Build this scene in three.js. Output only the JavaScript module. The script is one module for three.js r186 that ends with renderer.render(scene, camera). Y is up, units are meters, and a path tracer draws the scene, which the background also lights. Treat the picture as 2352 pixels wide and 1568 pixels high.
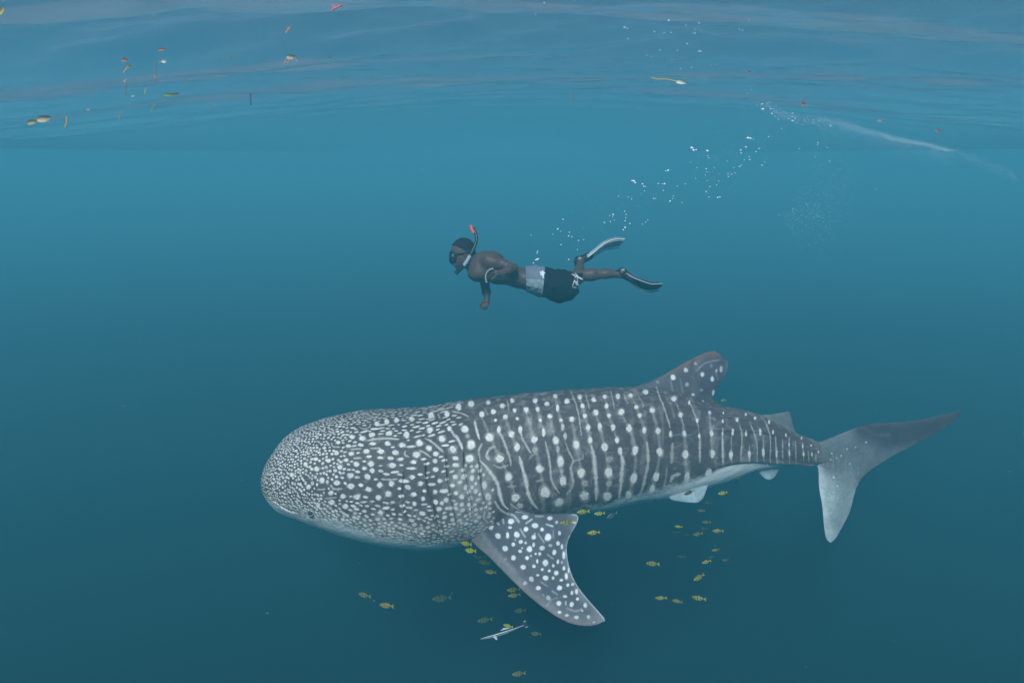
import * as THREE from 'three';
import { mergeGeometries } from 'three/addons/utils/BufferGeometryUtils.js';

// ---------------------------------------------------------------- camera, sky, sun, exposure
const scene = new THREE.Scene();
const camera = new THREE.PerspectiveCamera(43.6, 1024 / 682, 0.1, 2000);
camera.position.set(0, -0.85, 0);
camera.rotation.x = THREE.MathUtils.degToRad(-12.3);
camera.updateMatrixWorld();

const renderer = new THREE.WebGLRenderer({ antialias: true });
renderer.setSize(1024, 682);
renderer.toneMapping = THREE.LinearToneMapping;
renderer.toneMappingExposure = 9.0;
renderer.shadowMap.enabled = true;

const SUN = new THREE.Vector3(-2.2, 10, 9).normalize();
{
  const W = 256, H = 128, d = new Float32Array(W * H * 4);
  for (let j = 0; j < H; j++) for (let i = 0; i < W; i++) {
    const up = ((j + 0.5) / H - 0.5) * Math.PI, a = ((i + 0.5) / W - 0.5) * 2 * Math.PI, y = Math.sin(up);
    const c = Math.cos(up) * Math.cos(a) * SUN.x + y * SUN.y + Math.cos(up) * Math.sin(a) * SUN.z;
    const t = Math.pow(1 - Math.max(0, y), 3), g = 0.02 * Math.pow(Math.max(0, c), 8), o = (j * W + i) * 4;
    d[o] = 0.025 + 0.02 * t + g; d[o + 1] = 0.045 + 0.025 * t + g; d[o + 2] = 0.075 + 0.025 * t + g; d[o + 3] = 1;
  }
  const sky = new THREE.DataTexture(d, W, H, THREE.RGBAFormat, THREE.FloatType);
  sky.mapping = THREE.EquirectangularReflectionMapping; sky.magFilter = THREE.LinearFilter; sky.needsUpdate = true;
  scene.background = sky; scene.environment = sky;
}
const sun = new THREE.DirectionalLight(new THREE.Color().setRGB(1, 0.87, 0.75), 5);
sun.name = 'sun';
sun.position.copy(SUN).multiplyScalar(40);
sun.castShadow = true;
sun.shadow.radius = 40;
sun.shadow.mapSize.set(2048, 2048);
Object.assign(sun.shadow.camera, { left: -15, right: 15, top: 15, bottom: -15, near: 1, far: 90 });
sun.target.position.set(0, -3, -8);
scene.add(sun, sun.target);

// the sea water itself: real haze round everything
scene.fog = new THREE.FogExp2(new THREE.Color(0.138, 0.68, 0.95), 0.038);

// ---------------------------------------------------------------- helpers
let seed = 20240;
const rnd = () => { seed = (seed * 16807) % 2147483647; return seed / 2147483647; };
const lerp = (a, b, t) => a + (b - a) * t, clamp = (x, a, b) => Math.min(b, Math.max(a, x));
const smooth = (a, b, x) => { const t = clamp((x - a) / (b - a), 0, 1); return t * t * (3 - 2 * t); };
const V = (x, y, z) => new THREE.Vector3(x, y, z);
// value noise
const hash = (x, y, z) => { let h = (Math.imul(x, 374761393) + Math.imul(y, 668265263) + Math.imul(z, 1442695041)) | 0; h = Math.imul(h ^ (h >>> 13), 1274126177); return ((h ^ (h >>> 16)) >>> 0) / 4294967296; };
function noise(x, y, z = 0) {
  const i = Math.floor(x), j = Math.floor(y), k = Math.floor(z); let u = x - i, v = y - j, w = z - k;
  u = u * u * (3 - 2 * u); v = v * v * (3 - 2 * v); w = w * w * (3 - 2 * w);
  const q = (a, b, c) => hash(i + a, j + b, k + c);
  return lerp(lerp(lerp(q(0, 0, 0), q(1, 0, 0), u), lerp(q(0, 1, 0), q(1, 1, 0), u), v), lerp(lerp(q(0, 0, 1), q(1, 0, 1), u), lerp(q(0, 1, 1), q(1, 1, 1), u), v), w) * 2 - 1;
}
// monotone cubic through [x, y] points
function curve(p) {
  const n = p.length, d = [], m = [];
  for (let i = 0; i < n - 1; i++) d.push((p[i + 1][1] - p[i][1]) / (p[i + 1][0] - p[i][0]));
  m.push(d[0]);
  for (let i = 1; i < n - 1; i++) m.push(d[i - 1] * d[i] <= 0 ? 0 : 2 / (1 / d[i - 1] + 1 / d[i]));
  m.push(d[n - 2]);
  return (x) => {
    if (x <= p[0][0]) return p[0][1];
    if (x >= p[n - 1][0]) return p[n - 1][1];
    let i = 0; while (x > p[i + 1][0]) i++;
    const h = p[i + 1][0] - p[i][0], t = (x - p[i][0]) / h, a = t * t, b = a * t;
    return (2 * b - 3 * a + 1) * p[i][1] + (b - 2 * a + t) * h * m[i] + (3 * a - 2 * b) * p[i + 1][1] + (b - a) * h * m[i + 1];
  };
}
// smooth polyline by arc length: returns f(t) -> [x, y, ...]
function path(pts, closed = false) {
  const c = new THREE.CatmullRomCurve3(pts.map((p) => V(p[0], p[1], p[2] ?? 0)), closed, 'centripetal');
  c.arcLengthDivisions = 400;
  return (t) => { const q = c.getPointAt(clamp(t, 0, 1)); return [q.x, q.y, q.z]; };
}
const names = new Map();
function named(o, name) { const n = names.get(name) ?? 0; names.set(name, n + 1); o.name = n ? name + '_' + String(n).padStart(3, '0') : name; return o; }
function tag(o, label, category, group) { o.userData.label = label; o.userData.category = category; if (group) o.userData.group = group; return o; }
function shade(o) { o.traverse((m) => { if (m.isMesh) { m.castShadow = true; m.receiveShadow = true; } }); return o; }
const std = (r, g, b, roughness = 0.6, more = {}) => new THREE.MeshPhysicalMaterial({ color: new THREE.Color().setRGB(r, g, b), roughness, ...more });
function canvasTexture(c) { const t = new THREE.CanvasTexture(c); t.colorSpace = THREE.SRGBColorSpace; t.anisotropy = 8; return t; }

// measured picture units (2352 x 1568) and a distance in front of the lens give a point in the lens' own axes
const TX = 0.6 / 1176;
const eyeSpace = (px, py, d) => V((px - 1176) * TX * d, (784 - py) * TX * d, -d);
const worldAt = (px, py, d) => eyeSpace(px, py, d).applyMatrix4(camera.matrixWorld);

// ---------------------------------------------------------------- water surface
const waves = [];
{
  let s = 7; const r = () => { s = (s * 16807) % 2147483647; return s / 2147483647; };
  const add = (n, l0, span, turn, fan, steep) => { for (let k = 0; k < n; k++) { const l = l0 * Math.pow(span, r()), dir = Math.PI / 2 + turn + (r() - 0.5) * fan; waves.push([2 * Math.PI / l * Math.cos(dir), 2 * Math.PI / l * Math.sin(dir), r() * 6.28, steep * l * (0.5 + r())]); } };
  add(14, 1.2, 4, 0, 0.6, 0.0118);
  add(18, 0.45, 2.6, 0.05, 1.0, 0.0098);
  add(16, 0.2, 2.4, 0.1, 1.3, 0.0045);
  waves.push([2 * Math.PI / 7.5 * 0.35, 2 * Math.PI / 7.5 * 0.94, 1.2, 0.09]);
}
const SW = 2 * Math.PI / 27;
function seaAt(x, z) {
  let y = 0.46 * Math.cos(SW * (x - 0.4)) - 0.2, dx = -0.46 * SW * Math.sin(SW * (x - 0.4)), dz = 0;
  const far = 1 - 0.96 * smooth(9, 22, Math.hypot(x, z));
  for (const [a, b, p, A] of waves) { const q = a * x + b * z + p, c = far * A * Math.cos(q); y += far * A * Math.sin(q); dx += a * c; dz += b * c; }
  return [y, dx, dz];
}
{
  const rs = [], th = [];
  for (let r = 0.4; r < 250; r *= 1.0105) rs.push(r);
  for (let a = -Math.PI; a < Math.PI - 1e-6; a += Math.abs(a) < 0.85 ? 0.0042 : 0.02) th.push(a);
  th.push(Math.PI);
  const pos = new Float32Array(rs.length * th.length * 3), nor = new Float32Array(pos.length), idx = [], m = th.length;
  let o = 0;
  for (const r of rs) for (const a of th) {
    const x = r * Math.sin(a), z = -r * Math.cos(a), [y, dx, dz] = seaAt(x, z), n = Math.hypot(dx, 1, dz);
    pos.set([x, y, z], o); nor.set([-dx / n, 1 / n, -dz / n], o); o += 3;
  }
  for (let i = 0; i < rs.length - 1; i++) for (let j = 0; j < m - 1; j++) { const a = i * m + j, b = a + 1, c = a + m; idx.push(a, b, c, b, c + 1, c); }
  for (let j = 1; j < m - 1; j++) idx.push(0, j, j + 1);
  const g = new THREE.BufferGeometry();
  g.setAttribute('position', new THREE.BufferAttribute(pos, 3)); g.setAttribute('normal', new THREE.BufferAttribute(nor, 3)); g.setIndex(idx);
  // seen from below at these low angles the surface is nearly all mirror (total reflection); a share of the light passes
  const sea = new THREE.Mesh(g, new THREE.MeshPhysicalMaterial({ color: new THREE.Color().setRGB(0.46, 0.58, 0.7), roughness: 0.21, metalness: 0.77, transmission: 1, ior: 1.33, side: THREE.DoubleSide }));
  sea.name = 'water_surface'; sea.userData.kind = 'structure'; sea.userData.label = 'rippled underside of the sea surface'; sea.receiveShadow = true;
  scene.add(sea);
}
{
  const g = new THREE.PlaneGeometry(500, 500, 120, 120).rotateX(-Math.PI / 2), p = g.attributes.position;
  for (let i = 0; i < p.count; i++) p.setY(i, 0.25 * noise(p.getX(i) * 0.07, p.getZ(i) * 0.07) - 0.1);
  g.computeVertexNormals();
  const darkFloor = new THREE.Mesh(g, std(0.0005, 0.022, 0.022, 1, { specularIntensity: 0 }));  // invented dark teal sheet, cuts the haze short so deep water darkens downwards
  darkFloor.position.y = -6.9; darkFloor.name = 'added_dark_floor'; darkFloor.userData.kind = 'structure'; darkFloor.userData.label = 'added dark floor that makes the lower water darker and more teal'; darkFloor.receiveShadow = true;
  scene.add(darkFloor);
}

// ================================================================ whale shark
const Z1 = (x, y) => [(640 + x / 3.563) * 0.91875, (960 + y / 3.563) * 0.91875];
const Z2 = (x, y) => [(1140 + x / 3.36) * 0.91875, (880 + y / 3.36) * 0.91875];
const Z3 = (x, y) => [(1080 + x / 4.126) * 0.91875, (1240 + y / 4.126) * 0.91875];
const Z4 = (x, y) => [(1600 + x / 2.8) * 0.91875, (840 + y / 2.8) * 0.91875];
const SX0 = 611, SX1 = 1985;
const bodyTop = curve([[611, 1096], [613, 1080], [619, 1063], [629, 1044], [642, 1025], [656, 1006], [672, 991], [700, 976], [750, 959], [830, 943], [900, 938], [970, 935], [1040, 923], [1100, 915], [1200, 904], [1300, 896], [1400, 890], [1460, 889], [1520, 893], [1580, 908], [1625, 925], [1680, 935], [1740, 950], [1790, 974], [1830, 995], [1870, 1010], [1897, 1020], [1940, 1030], [1985, 1044]]);
const bodyBot = curve([[611, 1096], [614, 1116], [621, 1134], [632, 1150], [645, 1164], [662, 1177], [700, 1191], [760, 1213], [850, 1240], [920, 1252], [990, 1256], [1050, 1250], [1110, 1236], [1180, 1214], [1250, 1193], [1330, 1177], [1400, 1167], [1470, 1152], [1540, 1143], [1600, 1126], [1667, 1106], [1740, 1080], [1808, 1070], [1860, 1067], [1897, 1066], [1940, 1060], [1985, 1048]]);
const bodyWide = curve([[611, 3], [614, 42], [622, 76], [640, 104], [675, 130], [760, 152], [900, 168], [1050, 172], [1200, 165], [1350, 150], [1500, 118], [1600, 90], [1700, 62], [1800, 40], [1860, 24], [1900, 11], [1940, 4], [1985, 0.5]]);
const bodyFar = curve([[611, 7.42], [900, 7.46], [1300, 7.6], [1600, 7.85], [1897, 8.28], [1985, 8.4], [2213, 8.75]]);
const SHARK = eyeSpace(1300, 1080, 7.6);
const NX = 2.25;
const sgnPow = (c, e) => Math.sign(c) * Math.pow(Math.abs(c), e);
// ring position in the shark's own axes
function bodyPoint(x, phi) {
  const t = bodyTop(x), b = bodyBot(x), d = bodyFar(x), py = (t + b) / 2 - (b - t) / 2 * sgnPow(Math.cos(phi), 2 / NX);
  const q = eyeSpace(x, py, d).sub(SHARK);
  q.z += bodyWide(x) * TX * 7.6 * sgnPow(Math.sin(phi), 2 / NX);
  return q;
}
// which ring and angle of the near flank a measured point lies on
function onBody(px, py) {
  let x = clamp(px, SX0 + 0.3, SX1), phi = 1.5;
  for (let k = 0; k < 5; k++) {
    const d = bodyFar(x), z = bodyWide(x) * TX * 7.6 * Math.pow(Math.max(0, Math.sin(phi)), 2 / NX), s = (d - z) / d;
    x = clamp(1176 + (px - 1176) * s, SX0 + 0.3, SX1);
    const y = 784 + (py - 784) * s, t = bodyTop(x), b = bodyBot(x);
    phi = Math.acos(clamp(sgnPow(clamp(((t + b) / 2 - y) / ((b - t) / 2), -1, 1), NX / 2), -1, 1));
  }
  return [x, phi];
}
// gill slits as measured lines; each is a flap whose hind edge drops into a groove
const gills = [
  [[1320, 770], [1305, 870], [1300, 1000], [1320, 1130], [1370, 1270], [1450, 1400]], [[1505, 680], [1505, 800], [1530, 950], [1580, 1100], [1640, 1350]],
  [[1685, 640], [1695, 800], [1720, 950], [1750, 1100], [1790, 1280]], [[1842, 580], [1850, 750], [1880, 900], [1910, 1050], [1920, 1180]], [[1975, 620], [1990, 800], [2010, 950], [2045, 1080]],
].map((l) => l.map(([x, y]) => onBody(...Z1(x, y))).sort((a, b) => a[1] - b[1])).map((l) => ({ f: curve(l.map(([x, p]) => [p, x])), lo: l[0][1], hi: l[l.length - 1][1] }));
function bodyRelief(x, phi) {
  const near = phi > Math.PI ? 2 * Math.PI - phi : phi; let h = 0;
  for (const g of gills) {
    if (near < g.lo - 0.1 || near > g.hi + 0.1) continue;
    const w = smooth(g.lo - 0.08, g.lo + 0.12, near) * (1 - smooth(g.hi - 0.12, g.hi + 0.08, near)), e = x - g.f(near);
    h += w * (e < 0 ? 0.010 * Math.exp(e / 16) : e < 1.2 ? lerp(0.010, -0.028, e / 1.2) : -0.028 * Math.exp(-(e - 1.2) / 1.4));
  }
  // long ridges down the back and the keel of the tail
  for (const [p0, p1, x0, amp, wd] of [[0.62, 0.8, 1130, 0.015, 0.035], [1.12, 1.2, 1230, 0.016, 0.03]]) {
    const p = lerp(p0, p1, (x - x0) / 600), k = smooth(x0, x0 + 120, x) * (1 - smooth(1700, 1860, x));
    h += amp * k * Math.exp(-Math.pow((near - p) / wd, 2));
  }
  const kp = keelAt(x); h += 0.022 * smooth(1560, 1700, x) * Math.exp(-Math.pow((near - kp) / 0.07, 2)) * (1 - smooth(1840, 1915, x));
  // brow fold above the eye and lips
  h -= 0.018 * Math.exp(-Math.pow((near - lipAt(x)) / 0.03, 2)) * (1 - smooth(690, 725, x));
  h += 0.0025 * noise(x * 0.05, near * 9) + 0.0012 * noise(x * 0.22, near * 30);
  return h;
}
const keelPts = [[1500, 1108], [1600, 1080], [1687, 1060], [1765, 1059], [1831, 1063], [1890, 1069]].map(([x, y]) => onBody(x, y));
const keelAt = curve(keelPts);
const lipPts = [[614, 1125], [622, 1142], [640, 1160], [665, 1173], [720, 1184]].map(([x, y]) => onBody(x, y)).sort((a, b) => a[0] - b[0]).filter((p, i, l) => !i || p[0] > l[i - 1][0] + 0.5);
const lipAt = curve(lipPts);

const TW = 2048, TH = 2048;
const uOf = (x) => (x - SX0) / (SX1 - SX0);
function bodyGeometry() {
  const xs = [];
  for (let i = 0; i <= 40; i++) xs.push(SX0 + 0.05 + 30 * Math.pow(i / 40, 2));
  for (let x = xs[xs.length - 1] + 1.5; x < SX1; x += x > 985 && x < 1170 ? 0.65 : 2.2) xs.push(x);
  xs.push(SX1);
  const N = 260, pos = [], uv = [], idx = [];
  for (const x of xs) for (let j = 0; j <= N; j++) {
    const phi = (j / N) * 2 * Math.PI, p = bodyPoint(x, phi);
    const c = bodyPoint(x, 0).add(bodyPoint(x, Math.PI)).multiplyScalar(0.5), out = p.clone().sub(c).normalize();
    p.addScaledVector(out, bodyRelief(x, phi % (2 * Math.PI)) * smooth(SX0, SX0 + 6, x));
    pos.push(p.x, p.y, p.z); uv.push(uOf(x), 1 - phi / (2 * Math.PI));
  }
  const m = N + 1;
  for (let i = 0; i < xs.length - 1; i++) for (let j = 0; j < N; j++) { const a = i * m + j, b = a + 1, c = a + m; idx.push(a, b, c, b, c + 1, c); }
  for (const [i, flip] of [[0, 1], [xs.length - 1, 0]]) {
    const k = pos.length / 3, p = bodyPoint(xs[i], 0).add(bodyPoint(xs[i], Math.PI)).multiplyScalar(0.5);
    pos.push(p.x, p.y, p.z); uv.push(i ? 1 : 0, 0.75);
    for (let j = 0; j < N; j++) flip ? idx.push(k, i * m + j + 1, i * m + j) : idx.push(k, i * m + j, i * m + j + 1);
  }
  return solid(pos, uv, idx, m, xs.length);
}
function solid(pos, uv, idx, m, rows) {
  const g = new THREE.BufferGeometry();
  g.setAttribute('position', new THREE.Float32BufferAttribute(pos, 3)); g.setAttribute('uv', new THREE.Float32BufferAttribute(uv, 2)); g.setIndex(idx);
  g.computeVertexNormals();
  if (m) { // weld the normals of the seam
    const n = g.attributes.normal, a = V(), b = V();
    for (let i = 0; i < rows; i++) { a.fromBufferAttribute(n, i * m); b.fromBufferAttribute(n, i * m + m - 1); a.add(b).normalize(); n.setXYZ(i * m, a.x, a.y, a.z); n.setXYZ(i * m + m - 1, a.x, a.y, a.z); }
  }
  return g;
}

// ---- skin pattern of the flank, drawn in the skin's own layout: along the body and round it
const skinCanvas = document.createElement('canvas'); skinCanvas.width = TW; skinCanvas.height = TH;
const bigSpots = [];   // [px, py, rx, ry, tilt, strength]
{
  const z1 = [[1075, 352, 20], [1163, 333, 20], [1250, 320, 22], [1387, 310, 22], [1560, 278, 26], [1700, 262, 22], [1185, 437, 26, 20], [1030, 452, 24, 20], [1340, 452, 26], [1548, 408, 26], [1655, 487, 28], [1755, 582, 30], [1860, 400, 26], [1915, 540, 28, 34], [1900, 665, 30, 26], [1458, 525, 26], [1540, 570, 24], [1600, 620, 24, 18], [1430, 628, 32, 24], [1240, 608, 28, 20], [1110, 600, 28, 20], [982, 598, 26, 18], [1300, 543, 28, 20], [1173, 528, 24, 18], [855, 470, 24, 16], [945, 482, 26, 20], [728, 520, 18, 14], [848, 620, 22, 16], [1210, 722, 30, 20], [1022, 710, 24], [893, 712, 24, 20], [840, 815, 26, 20], [990, 825, 24, 22], [747, 738, 22, 20], [640, 680, 20, 16], [715, 612, 18], [720, 880, 26, 20], [843, 910, 28, 22], [1100, 898, 22], [1000, 937, 24, 20], [665, 968, 22, 18], [775, 998, 24, 20], [900, 1000, 30, 22], [670, 1052, 26, 22], [550, 1078, 22], [795, 1088, 24, 20], [1205, 885, 22], [1180, 978, 24], [1090, 1010, 22], [1390, 828, 22, 18], [1465, 885, 22, 18], [1405, 983, 22, 18], [1490, 1018, 18], [1410, 1065, 18], [1635, 862, 22, 18], [1600, 760, 24, 18], [1780, 720, 28, 16], [1775, 660, 24, 16], [1595, 960, 18], [1630, 1110, 24, 18], [1480, 1150, 24, 18], [1775, 825, 20], [1750, 900, 20, 16], [1830, 1000, 22, 20], [1108, 1143, 24, 20], [2010, 270, 22], [1915, 178, 24], [1800, 200, 24], [2080, 470, 32], [2115, 245, 20], [1720, 395, 20], [540, 755, 24, 20], [585, 855, 24], [465, 915, 20], [315, 805, 18], [440, 715, 18], [530, 665, 20, 14], [1035, 770, 20], [965, 750, 20, 14], [1040, 530, 30, 12], [1105, 655, 26, 12], [1200, 660, 26, 14], [1285, 668, 26, 14], [1405, 695, 24, 16], [1380, 750, 40, 10], [1005, 645, 24, 12], [800, 675, 20, 14], [930, 540, 22, 14], [820, 550, 20, 14], [605, 570, 16, 12], [1595, 685, 18], [1695, 1030, 20], [1780, 970, 18], [1600, 1050, 20], [1655, 1060, 16]];
  for (const [x, y, a, b = a] of z1) bigSpots.push([...Z1(x, y), a / 3.88, b / 3.88, 0, 1]);
  const z2 = [[20, 455, 16], [125, 435, 20], [270, 425, 16], [390, 450, 20], [472, 405, 16], [665, 405, 18], [763, 437, 20], [835, 370, 16], [933, 413, 20], [1040, 378, 18], [1158, 400, 19], [1250, 372, 16], [1360, 372, 19], [1468, 365, 17], [1593, 335, 20], [215, 522, 18], [312, 498, 14], [415, 542, 19], [332, 570, 12], [492, 490, 15], [588, 485, 20], [513, 558, 13], [686, 485, 14], [788, 537, 19], [708, 570, 14], [853, 470, 11, 28], [880, 572, 14], [973, 563, 19], [1063, 455, 15], [1083, 535, 16], [1176, 508, 21], [1265, 455, 15], [1285, 533, 15], [1388, 503, 23], [1515, 462, 16], [1543, 532, 17], [1650, 488, 20], [1830, 393, 20], [1888, 525, 18], [1960, 425, 9, 14], [2028, 575, 11, 16], [2130, 513, 12, 16], [2240, 578, 7, 12], [2247, 510, 6, 10], [73, 645, 26], [130, 775, 28, 34], [97, 705, 18, 18, .4], [282, 715, 28], [465, 690, 24], [360, 650, 14, 30], [540, 650, 14, 30], [736, 670, 13, 34], [655, 737, 26], [512, 800, 22, 34], [835, 740, 24, 30], [897, 630, 13, 26, .6], [917, 705, 13, 26, .6], [1110, 637, 17, 26], [1208, 628, 16, 30], [1320, 632, 15, 24], [1453, 638, 22, 28], [1585, 655, 15, 24], [1697, 660, 18, 24], [1805, 686, 12, 24], [1920, 683, 15, 24], [2045, 705, 9, 20], [2148, 683, 14, 24], [2240, 680, 6, 14], [2325, 672, 9, 24], [115, 892, 30], [362, 892, 32], [1013, 777, 26, 32], [1126, 740, 17, 26], [1248, 795, 26, 32], [1355, 738, 18, 26], [1380, 830, 18, 28], [1507, 825, 25, 36], [1712, 835, 25, 32], [1928, 860, 23, 34], [2155, 857, 19, 32], [2310, 862, 14, 28], [443, 1047, 30, 36], [702, 977, 31], [877, 915, 23, 48], [897, 1080, 26, 36], [1053, 1017, 30, 36], [1282, 1013, 30, 40], [1492, 1058, 26, 42], [1680, 1048, 22, 38], [1940, 1050, 20, 40, .75], [2125, 1010, 24, 34], [497, 1220, 32], [747, 1175, 38, 44], [866, 1262, 34], [1080, 1208, 36], [1272, 1213, 34], [1450, 1200, 24, 34], [1650, 1150, 20, 34], [887, 1000, 16, 20, .4], [1085, 1100, 26, 24, .35], [1285, 1105, 26, 26, .35], [857, 815, 14, 24, .35], [240, 1120, 20, 30, .7], [265, 1215, 24, 28, .7], [540, 1290, 26, 20, .5], [1290, 900, 30, 24, .25], [660, 820, 20, 24, .3]];
  for (const [x, y, a, b = a, s = 1] of z2) bigSpots.push([...Z2(x, y), a / 3.66, b / 3.66, x > 1400 && y > 1000 ? 0.25 : 0, s]);
  const z4 = [[488, 540, 10, 13], [580, 595, 6, 10], [680, 588, 9, 11], [743, 548, 7, 9], [807, 573, 8, 10], [905, 600, 6, 14], [650, 672, 7, 18], [743, 685, 7, 18], [843, 670, 7, 22], [933, 672, 6, 14], [1023, 692, 5, 12], [1132, 714, 5, 10], [1045, 757, 4, 12], [1140, 770, 4, 14], [1200, 765, 4, 8], [640, 830, 11, 22], [767, 825, 10, 24], [865, 815, 9, 28], [958, 822, 7, 24], [1047, 820, 6, 20], [1147, 825, 5, 16], [1205, 825, 4, 14], [1250, 810, 4, 8]];
  for (const [x, y, a, b] of z4) bigSpots.push([...Z4(x, y), a / 3.05, b / 3.05, 0, 1]);
}
const stripes = [ // [points, width, strength] measured on the flank
  [[[195, 905], [250, 960], [310, 1040], [350, 1110], [370, 1200], [400, 1280], [440, 1320]], 22, .95], [[[345, 650], [380, 700], [420, 800], [455, 900], [462, 960]], 15, .6], [[[530, 870], [560, 980], [590, 1090], [605, 1180], [640, 1260], [690, 1320]], 23, .95],
  [[[540, 660], [560, 730], [600, 800], [630, 850]], 13, .6], [[[690, 850], [640, 865], [615, 905]], 13, .3], [[[750, 750], [780, 880], [795, 1000], [800, 1060], [830, 1130], [870, 1185]], 15, .65], [[[920, 760], [950, 840], [985, 910], [965, 970], [975, 1040], [985, 1100], [960, 1160], [925, 1190]], 15, .5], [[[985, 915], [1060, 890], [1070, 860]], 14, .3],
  [[[1135, 780], [1160, 880], [1170, 1000], [1180, 1120], [1178, 1250]], 23, .85], [[[1385, 850], [1402, 920], [1392, 1020], [1385, 1120], [1370, 1225]], 21, .8], [[[1605, 750], [1615, 870], [1610, 960], [1590, 1050], [1560, 1160], [1525, 1215]], 20, .6], [[[1822, 760], [1815, 860], [1812, 935]], 22, .4], [[[2050, 720], [2050, 860], [2050, 930]], 16, .6], [[[2245, 730], [2245, 930]], 12, .5],
  [[[970, 340], [1000, 420], [1030, 520], [1045, 640], [1055, 700]], 10, .5], [[[1090, 350], [1120, 480]], 9, .4], [[[1300, 315], [1320, 420], [1330, 480]], 9, .4], [[[1410, 350], [1440, 440]], 9, .4], [[[1680, 290], [1720, 400], [1760, 500], [1800, 640]], 12, .5], [[[1530, 360], [1580, 460]], 8, .35], [[[240, 470], [270, 530]], 9, .4], [[[430, 400], [445, 500]], 9, .4], [[[150, 580], [180, 680], [200, 740]], 15, .55], [[[1960, 400], [1990, 490], [2020, 560], [2045, 680]], 9, .45], [[[1830, 400], [1890, 520], [1915, 640]], 8, .3],
  [[[335, 790], [285, 810], [262, 860], [285, 910]], 17, .38], [[[310, 940], [360, 968], [440, 950]], 15, .4], [[[430, 1130], [510, 1125]], 15, .35], [[[670, 1085], [735, 1070]], 15, .3], [[[0, 690], [40, 780], [60, 830]], 15, .6], [[[220, 765], [190, 830], [200, 900]], 15, .6], [[[325, 1250], [370, 1320], [440, 1360], [500, 1375], [530, 1420]], 18, .7], [[[450, 1270], [540, 1330], [620, 1352]], 13, .5], [[[1800, 1090], [1830, 1040], [1890, 1020]], 22, .7], [[[1740, 1180], [1760, 1080], [1775, 960]], 14, .3], ...[
    [[215, 540], [282, 700], [362, 880], [443, 1040], [497, 1210]], [[415, 560], [465, 690], [512, 800]], [[588, 500], [655, 730], [702, 970], [747, 1170]], [[788, 550], [835, 740], [877, 915], [897, 1080]], [[973, 580], [1013, 777], [1053, 1017], [1080, 1208]], [[1176, 520], [1208, 628], [1248, 795], [1282, 1013], [1272, 1213]], [[1388, 520], [1453, 638], [1507, 825], [1492, 1058], [1450, 1200]], [[1650, 500], [1697, 660], [1712, 835], [1680, 1048]], [[1888, 540], [1920, 683], [1928, 860], [1940, 1050]], [[2130, 520], [2148, 683], [2155, 857]], [[1040, 390], [1063, 455], [1083, 535], [1110, 637], [1126, 740]], [[1250, 380], [1265, 455], [1285, 533], [1320, 632], [1355, 738]], [[1468, 370], [1515, 462], [1543, 532], [1585, 655]], [[665, 410], [686, 485], [708, 570], [736, 670]], [[835, 375], [853, 470], [880, 572], [897, 630]]].map((l) => [l, 24, .2]),
].map(([p, w, s]) => [p.map(([x, y]) => Z2(x, y)), w / 3.66, s]).concat([
  [[[580, 640], [578, 760], [580, 880]], 10, .55], [[[700, 620], [715, 700], [705, 870]], 9, .5], [[[770, 600], [820, 750], [820, 875]], 8, .45], [[[870, 580], [912, 700], [912, 880]], 8, .45], [[[950, 700], [960, 880]], 9, .5], [[[1000, 720], [1000, 880]], 8, .4], [[[1045, 700], [1048, 885]], 7, .4], [[[1090, 730], [1095, 885]], 7, .4], [[[1140, 740], [1150, 885]], 6, .4], [[[1180, 800], [1185, 890]], 7, .4], [[[1232, 820], [1235, 895]], 6, .4], [[[640, 700], [642, 880]], 7, .4], [[[767, 760], [767, 880]], 7, .35], [[[865, 700], [868, 880]], 7, .35], [[[490, 600], [500, 780]], 7, .25],
].map(([p, w, s]) => [p.map(([x, y]) => Z4(x, y)), w / 3.05, s])).concat([
  [[[980, 505], [1060, 490], [1160, 482], [1275, 490]], 14, .75], [[[1505, 480], [1560, 510], [1620, 560], [1670, 605]], 16, .7], [[[1730, 400], [1770, 460], [1810, 510], [1840, 575]], 17, .7], [[[1950, 320], [1965, 400], [1990, 490]], 15, .6], [[[1450, 585], [1500, 610], [1560, 655]], 12, .65], [[[660, 890], [690, 930], [770, 932]], 16, .7], [[[1110, 845], [1170, 850], [1260, 845]], 13, .6], [[[835, 582], [940, 574]], 11, .65], [[[1015, 572], [1115, 570]], 11, .65], [[[865, 660], [940, 657]], 14, .65], [[[540, 940], [620, 935]], 13, .5], [[[610, 1018], [720, 1010]], 13, .5], [[[915, 380], [960, 398], [1010, 380], [1020, 350]], 11, .45], [[[1330, 590], [1325, 630], [1365, 650]], 13, .6], [[[2070, 590], [2050, 640], [2075, 680]], 15, .5], [[[670, 520], [685, 555], [750, 560]], 13, .5], [[[1740, 240], [1830, 260], [1895, 290]], 14, .5], [[[1620, 255], [1640, 310]], 12, .4], [[[2040, 1130], [2030, 1190], [2070, 1240]], 16, .5], [[[1800, 1250], [1760, 1320], [1700, 1350]], 12, .4],
].map(([p, w, s]) => [p.map(([x, y]) => Z1(x, y)), w / 3.88, s]));
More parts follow.
